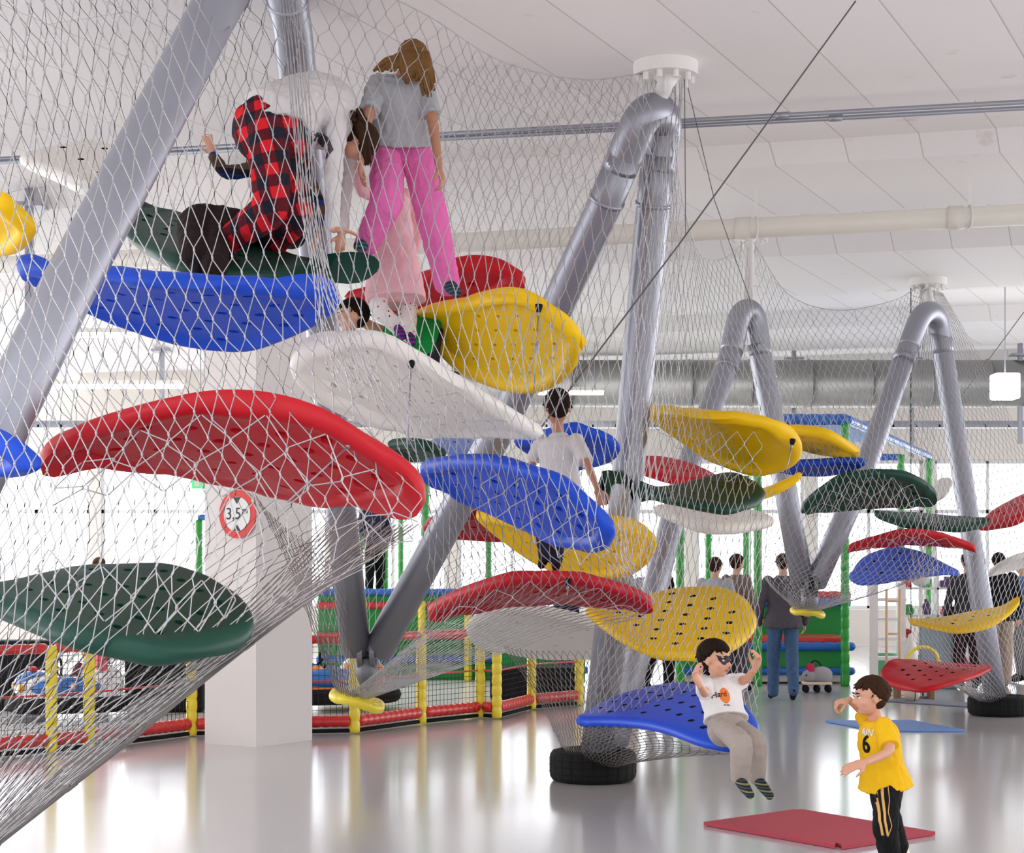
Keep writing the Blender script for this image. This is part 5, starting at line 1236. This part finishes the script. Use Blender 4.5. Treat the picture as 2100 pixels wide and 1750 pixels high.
CARB = mat('car_blue', (40, 118, 204), .25, coat=.6); CARW = mat('car_white', (240, 240, 240), .25, coat=.6); CARO = mat('car_orange', (246, 130, 24), .25, coat=.6); CARP = mat('car_pink_red', (232, 92, 100), .35)
def bumper_car(c, ang, m1, m2, lab, back=None, s=1.0):
    t = thing('bumper_car', c, lab, 'bumper car'); R = Matrix.Rotation(ang, 3, 'Z'); f = lambda x, y, z: Vector(c)+R@Vector((x*s, y*s, z*s))
    k = B(); k.tube([f(.62*math.copysign(abs(math.cos(a))**.6, math.cos(a)), .40*math.copysign(abs(math.sin(a))**.6, math.sin(a)), .17) for a in [2*math.pi*i/40 for i in range(40)]], .085*s, 12, closed=True, side=None)
    k.build('bumper', BLACK, t, smooth=True)
    b = B(); b.box(f(0, 0, .22), (1.1*s, .68*s, .14*s), M=R, bev=.05*s); b.ell(f(.32, 0, .34), (.30*s, .30*s, .17*s), R); b.ell(f(-.30, 0, .38), (.26*s, .30*s, .22*s), R)
    remesh(b, 'car_body', m2, t, .02, 4)
    b = B(); b.ell(f(.38, 0, .40), (.24*s, .20*s, .14*s), R); b.ell(f(.1, .26, .35), (.38*s, .09*s, .12*s), R); b.ell(f(.1, -.26, .35), (.38*s, .09*s, .12*s), R); b.build('bonnet', m1, t, smooth=True)
    b = B(); b.box(f(-.28, 0, .62), (.12*s, .46*s, .42*s), M=R, bev=.05*s); b.build('seat_back', back or CARP, t, smooth=False)
    b = B(); b.tube([f(.14, .14*math.cos(a), .56+.10*math.sin(a)) for a in [2*math.pi*i/20 for i in range(20)]], .014*s, 8, closed=True); b.tube([f(.24, 0, .46), f(.14, 0, .56)], .015*s, 8); b.build('steering_wheel', BLACK, t, smooth=True)
    for q in (-1, 1):
        b = B(); b.ell(f(.58, q*.2, .36), (.03*s, .06*s, .05*s), R); b.build('headlight', mat('amber_light', (250, 170, 30), .3), t, smooth=True)
    b = B(); b.box(f(.42, 0, .55), (.07*s, .2*s, .05*s), M=R, bev=.015*s); b.build('light_bar', SIGNR, t)
    return t
cpos = PF(148, 1478); cpos.z = .02
bumper_car(cpos, math.radians(205), CARB, CARW, 'blue and white bumper car with red seat behind the left fence posts', s=.95)
J = dict(head=P(182, 1332, 15.3), shL=P(160, 1368, 15.2), shR=P(208, 1368, 15.3), elL=P(150, 1395, 15.0), haL=P(150, 1405, 14.8), elR=P(215, 1395, 15.1), haR=P(190, 1405, 14.9), hipL=P(172, 1425, 15.3), hipR=P(200, 1425, 15.3), knL=P(160, 1425, 14.9), knR=P(190, 1425, 14.95), anL=P(150, 1450, 14.9), anR=P(180, 1450, 14.9))
person('child with brown hair driving the blue and white bumper car', J, .7, hairm=H_DARK, top=cloth('dark_red_top', (110, 50, 60)), bottom=JEAN, face_dir=(-.7, -.6, 0), head_h=.2, vox=.012)
cpos = PF(688, 1460); cpos.z = .02
bumper_car(cpos, math.radians(200), CARB, CARO, 'orange and blue bumper car half hidden by the pillar', back=CARB, s=1.0)

def block(px1, px2, q, z0, z1, dep, m, name, t):
    a, b = P(px1, 0, q), P(px2, 0, q); return B().box(((a.x+b.x)/2, a.y+dep/2, (z0+z1)/2), (b.x-a.x, dep, z1-z0), bev=.02).build(name, m, t)
def roll(px1, px2, q, z, m, name, t, r=.05, dep=None):
    a, b = P(px1, 0, q), P(px2, 0, q); k = B(); pts = [at(a, z)-Vector((0, r, 0)), at(b, z)-Vector((0, r, 0))]
    if dep: pts.append(pts[-1]+Vector((0, dep, 0)))
    padded(k, pts, r, .16); return k.build(name, m, t, smooth=True)
# right play block
q = 19.6
t = thing('soft_play_block', P(1600, 0, q).xy.to_3d(), 'green soft play block with blue rolls and red mat, right of the jeans wearer', 'play equipment')
block(1390, 1745, q, .02, .16, 2.2, mat('cream_base', (232, 226, 214), .6), 'base', t)
block(1392, 1742, q, .16, .50, 2.2, GRNP, 'side_panel', t); roll(1390, 1745, q, .17, BLUV, 'padded_roll', t, .055, 2.2); roll(1390, 1745, q, .50, BLUV, 'padded_roll', t, .06, 2.2)
block(1392, 1742, q+.05, .54, .62, 1.2, REDV, 'seat_mat', t)
block(1392, 1742, q+1.0, .60, 1.02, .2, GRNP, 'back_panel', t); roll(1392, 1742, q+.95, 1.06, BLUV, 'padded_roll', t, .06); roll(1392, 1742, q+1.1, 1.16, REDV, 'padded_roll', t, .06)
# left play block
q = 20
t = thing('soft_play_block', P(800, 0, q).xy.to_3d(), 'green soft play block with blue and red rolls behind the first low hinge', 'play equipment')
block(652, 1010, q, .02, 1.18, 2.0, GRNP, 'side_panel', t)
for z, m in ((1.22, BLUV), (1.04, REDV), (.62, REDV), (.30, BLUV)): roll(650, 1012, q, z, m, 'padded_roll', t, .05)
for px in (745, 865, 960): k = B(); padded(k, [at(P(px, 0, q-.15), .02), at(P(px, 0, q-.15), 1.1)], .055, .12); k.build('corner_post', YEL, t, smooth=True)
t = thing('soft_play_block', P(1100, 0, 19).xy.to_3d(), 'low green block with blue roll seen between the last yellow posts', 'play equipment')
block(1010, 1200, 19.4, .02, .55, 1.2, GRNP, 'side_panel', t); roll(1008, 1205, 19.4, .58, BLUV, 'padded_roll', t, .06); roll(1008, 1205, 19.4, .2, BLUV, 'padded_roll', t, .05)
# green padded cage posts
def gpost(px, q, z1, lab, r=.06):
    k = B(); padded(k, [at(P(px, 0, q), .0), at(P(px, 0, q), z1)], r, .15); o = k.build('padded_post', GRNV, smooth=True); tag(o, lab, 'post')
gpost(1733, 19.2, 3.45, 'tall green padded post at the right corner of the soft play block')
gpost(1554, 19.2, 3.3, 'tall green padded post beside the head of the jeans wearer')
gpost(1395, 19.3, 2.2, 'green padded post left of the dotted yellow platform')
gpost(1453, 21.5, 2.6, 'thin green post behind the woman in the middle net', .05)
gpost(1530, 21.5, 2.9, 'thin green post left of the far low hinge', .05)
gpost(1848, 23.5, 3.35, 'green post behind the far right arch platforms')
gpost(1905, 24.5, 3.35, 'rear green post just left of the far right pole')
gpost(738, 20.6, 2.0, 'short green post behind the first low hinge, leftmost of four', .05)
gpost(790, 22, 2.6, 'green post beside the person in black trousers', .05)
gpost(872, 20.6, 3.2, 'tall green post behind the gap between the big red and blue drooping platforms')
gpost(822, 22.5, 2.4, 'thin green post right of the person in black trousers', .045)
gpost(1002, 21, 2.4, 'green post behind the slanting middle pole', .045)
gpost(408, 18, 2.15, 'green padded post left of the pillar', .045)
def beam(p, q_, lab, r=.06, m=None):
    k = B(); padded(k, [p, q_], r, .18); o = k.build('padded_beam', m or BLUV, smooth=True); tag(o, lab, 'beam')
beam(at(P(1600, 0, 19.2), 3.5), at(P(1738, 0, 19.2), 3.5), 'front blue padded roof beam above the yellow platforms', .08)
beam(at(P(1738, 0, 19.2), 3.5), at(P(1905, 0, 24.5), 3.4), 'blue padded roof beam running back to the rear green post', .06)
beam(at(P(1848, 0, 24.5), 3.38), at(P(1740, 0, 24.5), 3.38), 'rear blue padded roof beam', .06)
beam(at(P(406, 0, 18), 2.18), at(P(440, 0, 18), 2.18), 'short blue padded bar on top of the green post by the pillar', .04, CARB)
# roof panel of the cage
k = B(); a, b, c, d = at(P(1640, 0, 19.4), 3.56), at(P(1738, 0, 19.4), 3.56), at(P(1850, 0, 23.5), 3.56), at(P(1740, 0, 23.5), 3.56)
k.add([a, b, c, d]+[v+Vector((0, 0, .03)) for v in (a, b, c, d)], [(0, 3, 2, 1), (4, 5, 6, 7), (0, 1, 5, 4), (1, 2, 6, 5), (2, 3, 7, 6), (3, 0, 4, 7)])
tag(k.build('roof_panel', mat('blue_mesh_panel', (70, 130, 200), .6)), 'flat blue roof panel over the right play cage', 'panel')

# emergency exit sign
c = P(411, 982, 14.5); t = thing('exit_sign', c-Vector((0, 0, .1)), 'green emergency exit sign hanging below the big red platform', 'sign')
B().box(c, (.17, .03, .20), bev=.005).build('sign_panel', mat('sign_green', (70, 214, 120), .4, emit=.4), t)
k = B(); k.box(c+Vector((-.035, -.017, -.01)), (.045, .004, .13)); k.ell(c+Vector((-.03, -.017, .075)), (.016, .004, .016)); k.build('running_figure', SIGNW, t)
k = B(); k.box(c+Vector((.045, -.017, 0)), (.04, .004, .15)); k.build('door_symbol', SIGNW, t)
B().tube([c+Vector((0, 0, .1)), at(c, CZ+.05)], .006, 6).build('suspension_rod', STEEL, t)

# mats
def matt(pts, th, m, lab, notch=False):
    P4 = [PF(*p) for p in pts]; k = B()
    n = len(P4); k.add([at(p, .003) for p in P4]+[at(p, th) for p in P4], [tuple(range(n-1, -1, -1)), tuple(range(n, 2*n))]+[(i, (i+1) % n, n+(i+1) % n, n+i) for i in range(n)])
    o = k.build('floor_mat', m); tag(o, lab, 'mat')
matt([(1443, 1694), (1712, 1742), (1714, 1737), (1724, 1739), (1727, 1744), (1918, 1714), (1650, 1668), (1625, 1668)], .024, mat('red_foam', (184, 62, 76), .75, var=.06, scale=60, bump=.2, bscale=200), 'red foam mat on the floor beside the running boy')
matt([(1694, 1482), (1800, 1501), (1980, 1502), (1868, 1481)], .022, mat('blue_foam', (112, 152, 216), .6, var=.04), 'light blue foam mat on the floor behind the running boy')
matt([(1815, 1440), (1990, 1452), (2020, 1446), (1850, 1434)], .015, mat('grey_mat', (120, 124, 138), .7), 'thin grey floor mat under the low red platform')
# mouse ride-on toy
c = PF(1675, 1421); s = qfloor(1421)/3000
t = thing('ride_on_toy', c, 'grey mouse ride-on toy with pink ears on a wheeled board', 'toy')
GREYP = mat('grey_plush', (168, 164, 170), .9); PNK = mat('pink_ear', (206, 40, 96), .8)
B().box(c+Vector((0, 0, .12)), (.36, .2, .035), bev=.015).build('board', mat('pale_wood', (228, 208, 184), .5), t)
b = B(); b.ell(c+Vector((.06, 0, .22)), (.14, .10, .11)); b.ell(c+Vector((-.08, 0, .21)), (.11, .08, .08)); b.tube([c+Vector((-.1, 0, .2)), c+Vector((-.19, 0, .17))], [.06, .02], 12); remesh(b, 'body', GREYP, t, .012, 4)
for y in (-.05, .05):
    b = B(); b.ell(c+Vector((-.08, y, .31)), (.045, .012, .06), Matrix.Rotation(-.3 if y < 0 else .5, 3, 'Y')); b.build('ear', PNK, t, smooth=True)
b = B(); b.ell(c+Vector((-.14, -.065, .22)), .012); b.build('eye', BLACK, t, smooth=True)
b = B(); b.tube(smoothpath([c+Vector((-.03, 0, .20)), c+Vector((-.08, 0, .34)), c+Vector((-.02, 0, .40)), c+Vector((.05, 0, .34)), c+Vector((.04, 0, .22))]), .009, 8); b.build('handle', BLACK, t, smooth=True)
for x in (-.14, 0, .14):
    for y in (-.07, .07): b = B(); b.ell(c+Vector((x, y, .05)), (.035, .03, .048)); b.tube([c+Vector((x, y, .06)), c+Vector((x, y, .11))], .012, 8); b.build('wheel', BLACK, t, smooth=True)
# ball and plank
c = PF(1870, 1440)+Vector((0, 0, .095)); t = thing('ball', c-Vector((0, 0, .095)), 'beige ball with dark bands under the low red platform', 'ball')
b = B(); b.ell(c, .095, nu=32, nv=20); b.build('ball_body', mat('beige_leather', (206, 190, 172), .5), t, smooth=True)
b = B(); b.tube([c+Vector((.02+.0, .0955*math.cos(a), .0955*math.sin(a)))-Vector((0, 0, 0)) for a in [2*math.pi*i/40 for i in range(40)]], .004, 5, closed=True); b.build('band', BLACK, t, smooth=True)
a, b_ = PF(1822, 1436), PF(1930, 1432); k = B().box((a+b_)/2+Vector((0, .05, .2)), ((b_-a).length, .2, .03), rz=0); k.box((a+b_)/2+Vector((-.2, .05, .1)), (.05, .18, .2)); k.box((a+b_)/2+Vector((.2, .05, .1)), (.05, .18, .2))
tag(k.build('wooden_bench', mat('brown_wood', (132, 96, 66), .6, var=.2)), 'low brown wooden bench beneath the low red platform', 'bench')
# white ladder rack, shelf and toys
q = 18.6
t = thing('ladder_rack', at(P(1792, 0, q), 0), 'white slanted ladder rack right of the soft play block', 'rack')
a = P(1792, 0, q)
for dx, dy in ((0, 0), (.42, .3)): B().box((a.x+dx, a.y+dy, .68), (.10, .05, 1.36)).build('upright', WHITE, t)
for z in (.15, .4, .65, .9, 1.15): B().box((a.x+.21, a.y+.15, z), (.42, .28, .04)).build('tread', WHITE, t)
WD = mat('light_wood', (222, 186, 150), .5, var=.1)
for px, qq, lab in ((1818, 17.9, 'thin light wooden pole left of its twin by the ladder rack'), (1845, 17.9, 'right-hand thin wooden pole by the ladder rack')):
    p = P(px, 0, qq); k = B(); k.tube([at(p, 0), at(p, 1.3)], .018, 10); k.tube([at(p, 0), at(p, .02)], .09, 20); tag(k.build('wooden_pole', WD, smooth=True), lab, 'pole')
q = 20.5; a = P(1845, 0, q); b_ = P(1990, 0, q)
t = thing('toy_shelf', at((a+b_)/2, 0), 'white open shelf holding coloured toys behind the wooden poles', 'shelf')
for x in (a.x, (a.x+b_.x)/2, b_.x): B().box((x, a.y, .75), (.03, .35, 1.5)).build('upright', WHITE, t)
for z in (.12, .5, .88, 1.26): B().box(((a.x+b_.x)/2, a.y, z), (b_.x-a.x, .35, .03)).build('shelf_board', WHITE, t)
rnd = random.Random(11); cols = [((210, 50, 60), 'red'), ((40, 110, 200), 'blue'), ((60, 170, 80), 'green'), ((240, 200, 60), 'yellow'), ((90, 60, 110), 'purple'), ((230, 120, 50), 'orange')]
ords = ['first', 'second', 'third', 'fourth', 'fifth']
for r_, z in enumerate((.135, .515, .895, 1.275)):
    for c_ in range(4):
        (rgb, cn) = cols[(r_*5+c_*2+r_*r_) % 6]; x = a.x+.1+c_*(b_.x-a.x-.2)/3; hh = rnd.uniform(.12, .24); k = B()
        if (r_+c_) % 3 == 0: k.lathe([(0, 0), (.05, 0), (.06, .02), (.055, hh*.6), (.03, hh*.8), (.03, hh), (0, hh)], (x, a.y-.05, z), 16); shp = 'bottle-shaped toy'
        elif (r_+c_) % 3 == 1: k.box((x, a.y-.05, z+hh*.3), (.13, .12, hh*.6), bev=.02); k.ell((x, a.y-.05, z+hh*.75), (.05, .05, hh*.25)); shp = 'toy figure with round top'
        else: k.box((x, a.y-.05, z+hh*.25), (.16, .1, hh*.5), bev=.02); k.box((x+.02, a.y-.05, z+hh*.6), (.08, .08, hh*.3), bev=.015); shp = 'toy car'
        o = k.build('toy', mat('toy_'+cn, rgb, .4), smooth=False)
        tag(o, '%s %s on the %s shelf board, %s from the left' % (cn, shp, ['lowest', 'second lowest', 'second highest', 'top'][r_], ords[c_]), 'toy', 'toys on the white shelf')
# yellow hoop with red stand
c = at(P(1893, 0, 17.6), .42); t = thing('hoop', at(c, 0), 'yellow hoop standing behind the low red platform', 'hoop')
b = B(); b.tube([c+Vector((.19*math.cos(x), 0, .19*math.sin(x))) for x in [2*math.pi*i/48 for i in range(48)]], .02, 10, closed=True); b.build('rim', YEL, t, smooth=True)
b = B(); b.tube([at(c, 0), at(c, .24)], .015, 8); b.tube([at(c, 0), at(c, .02)], .1, 16); b.build('stand', STEEL, t, smooth=True)
c = P(1887, 1180, 20.0); t = thing('round_lamp', at(c, 0), 'white round-headed lamp behind the light blue leaf platform', 'lamp')
b = B(); b.ell(c, (.15, .12, .16)); b.build('lamp_shade', WHITE, t, smooth=True); b = B(); b.tube([at(c, 0), c], .02, 10); b.tube([at(c, 0), at(c, .03)], .14, 20); b.build('stand', WHITE, t, smooth=True)
# pedal toys at the back right
for px, py, m, lab in ((1990, 1400, CARB, 'small blue tricycle behind the dark dressed adult'), (1925, 1385, SIGNR, 'red tricycle behind the yellow hoop')):
    c = PF(px, py); t = thing('tricycle', c, lab, 'tricycle')
    for dx, dy, r in ((-.25, 0, .13), (.2, -.12, .09), (.2, .12, .09)):
        b = B(); b.tube([c+Vector((dx+r*math.cos(x), dy, r+.015+r*math.sin(x))) for x in [2*math.pi*i/24 for i in range(24)]], .018, 8, closed=True)
        for i in range(6): b.tube([c+Vector((dx, dy, r+.015)), c+Vector((dx+r*math.cos(i), dy, r+.015+r*math.sin(i)))], .004, 4)
        b.build('wheel', BLACK, t, smooth=True)
    b = B(); b.tube([c+Vector((-.25, 0, .15)), c+Vector((-.18, 0, .45))], .014, 8); b.tube([c+Vector((-.2, 0, .3)), c+Vector((.2, 0, .2))], .018, 8); b.tube([c+Vector((-.18, -.15, .47)), c+Vector((-.18, .15, .47))], .012, 8); b.build('frame', m, t, smooth=True)
    b = B(); b.ell(c+Vector((.1, 0, .3)), (.09, .07, .03)); b.build('saddle', BLACK, t, smooth=True)
# trampoline-grey panel
tag(B().box(P(1925, 0, 18.8).xy.to_3d()+Vector((0, 0, .42)), (.5, .08, .84), bev=.03).build('grey_panel', mat('blue_grey_panel', (138, 158, 168), .6)), 'blue-grey upright panel behind the hoop', 'panel')

# more play things at the back right
def bin_(px, q, z0, r, h, m, lab):
    p = P(px, 0, q); k = B(); k.lathe([(0, z0), (r*.85, z0), (r, z0+h), (r*1.06, z0+h), (r*1.06, z0+h-.02), (r*.98, z0+h-.02), (r*.8, z0+.02), (0, z0+.02)], at(p, 0), 28)
    tag(k.build('storage_bin', m, smooth=False), lab, 'bin')
bin_(1815, 19.3, .0, .16, .42, mat('mint_plastic', (120, 200, 150), .4), 'mint green storage bin between the ladder rack and the wooden poles')
bin_(1862, 19.0, .0, .13, .30, mat('bin_green', (40, 160, 80), .4), 'darker green storage bin right of the wooden poles')
t = thing('wall_bars', at(P(1818, 0, 17.95), 0), 'light wooden rungs joining the two thin wooden poles', 'climbing frame')
for z in (.35, .75, 1.15):
    a = at(P(1818, 0, 17.95), z); b_ = at(P(1845, 0, 17.95), z); B().tube([a, b_], .012, 8).build('rung', WD, t, smooth=True)
t = thing('paper_lantern', P(1922, 1345, 18.2), 'white drop-shaped lantern left of the far right pole', 'lamp')
c = P(1868, 1335, 18.2); t.location = c; t['label'] = 'white drop-shaped hanging bag between the hoop and the wooden poles'; t['category'] = 'bag'; t.name = 'hanging_bag'
bpy.context.view_layer.update()
b = B(); b.lathe([(0, -.2), (.06, -.18), (.09, -.08), (.07, .06), (.03, .2), (0, .22)], c, 20); b.build('bag_body', WHITE, t, smooth=True)
b = B(); b.tube([c+Vector((0, 0, .21)), at(c, CZ+.1)], .006, 6); b.build('cord', BLACK, t, smooth=True)
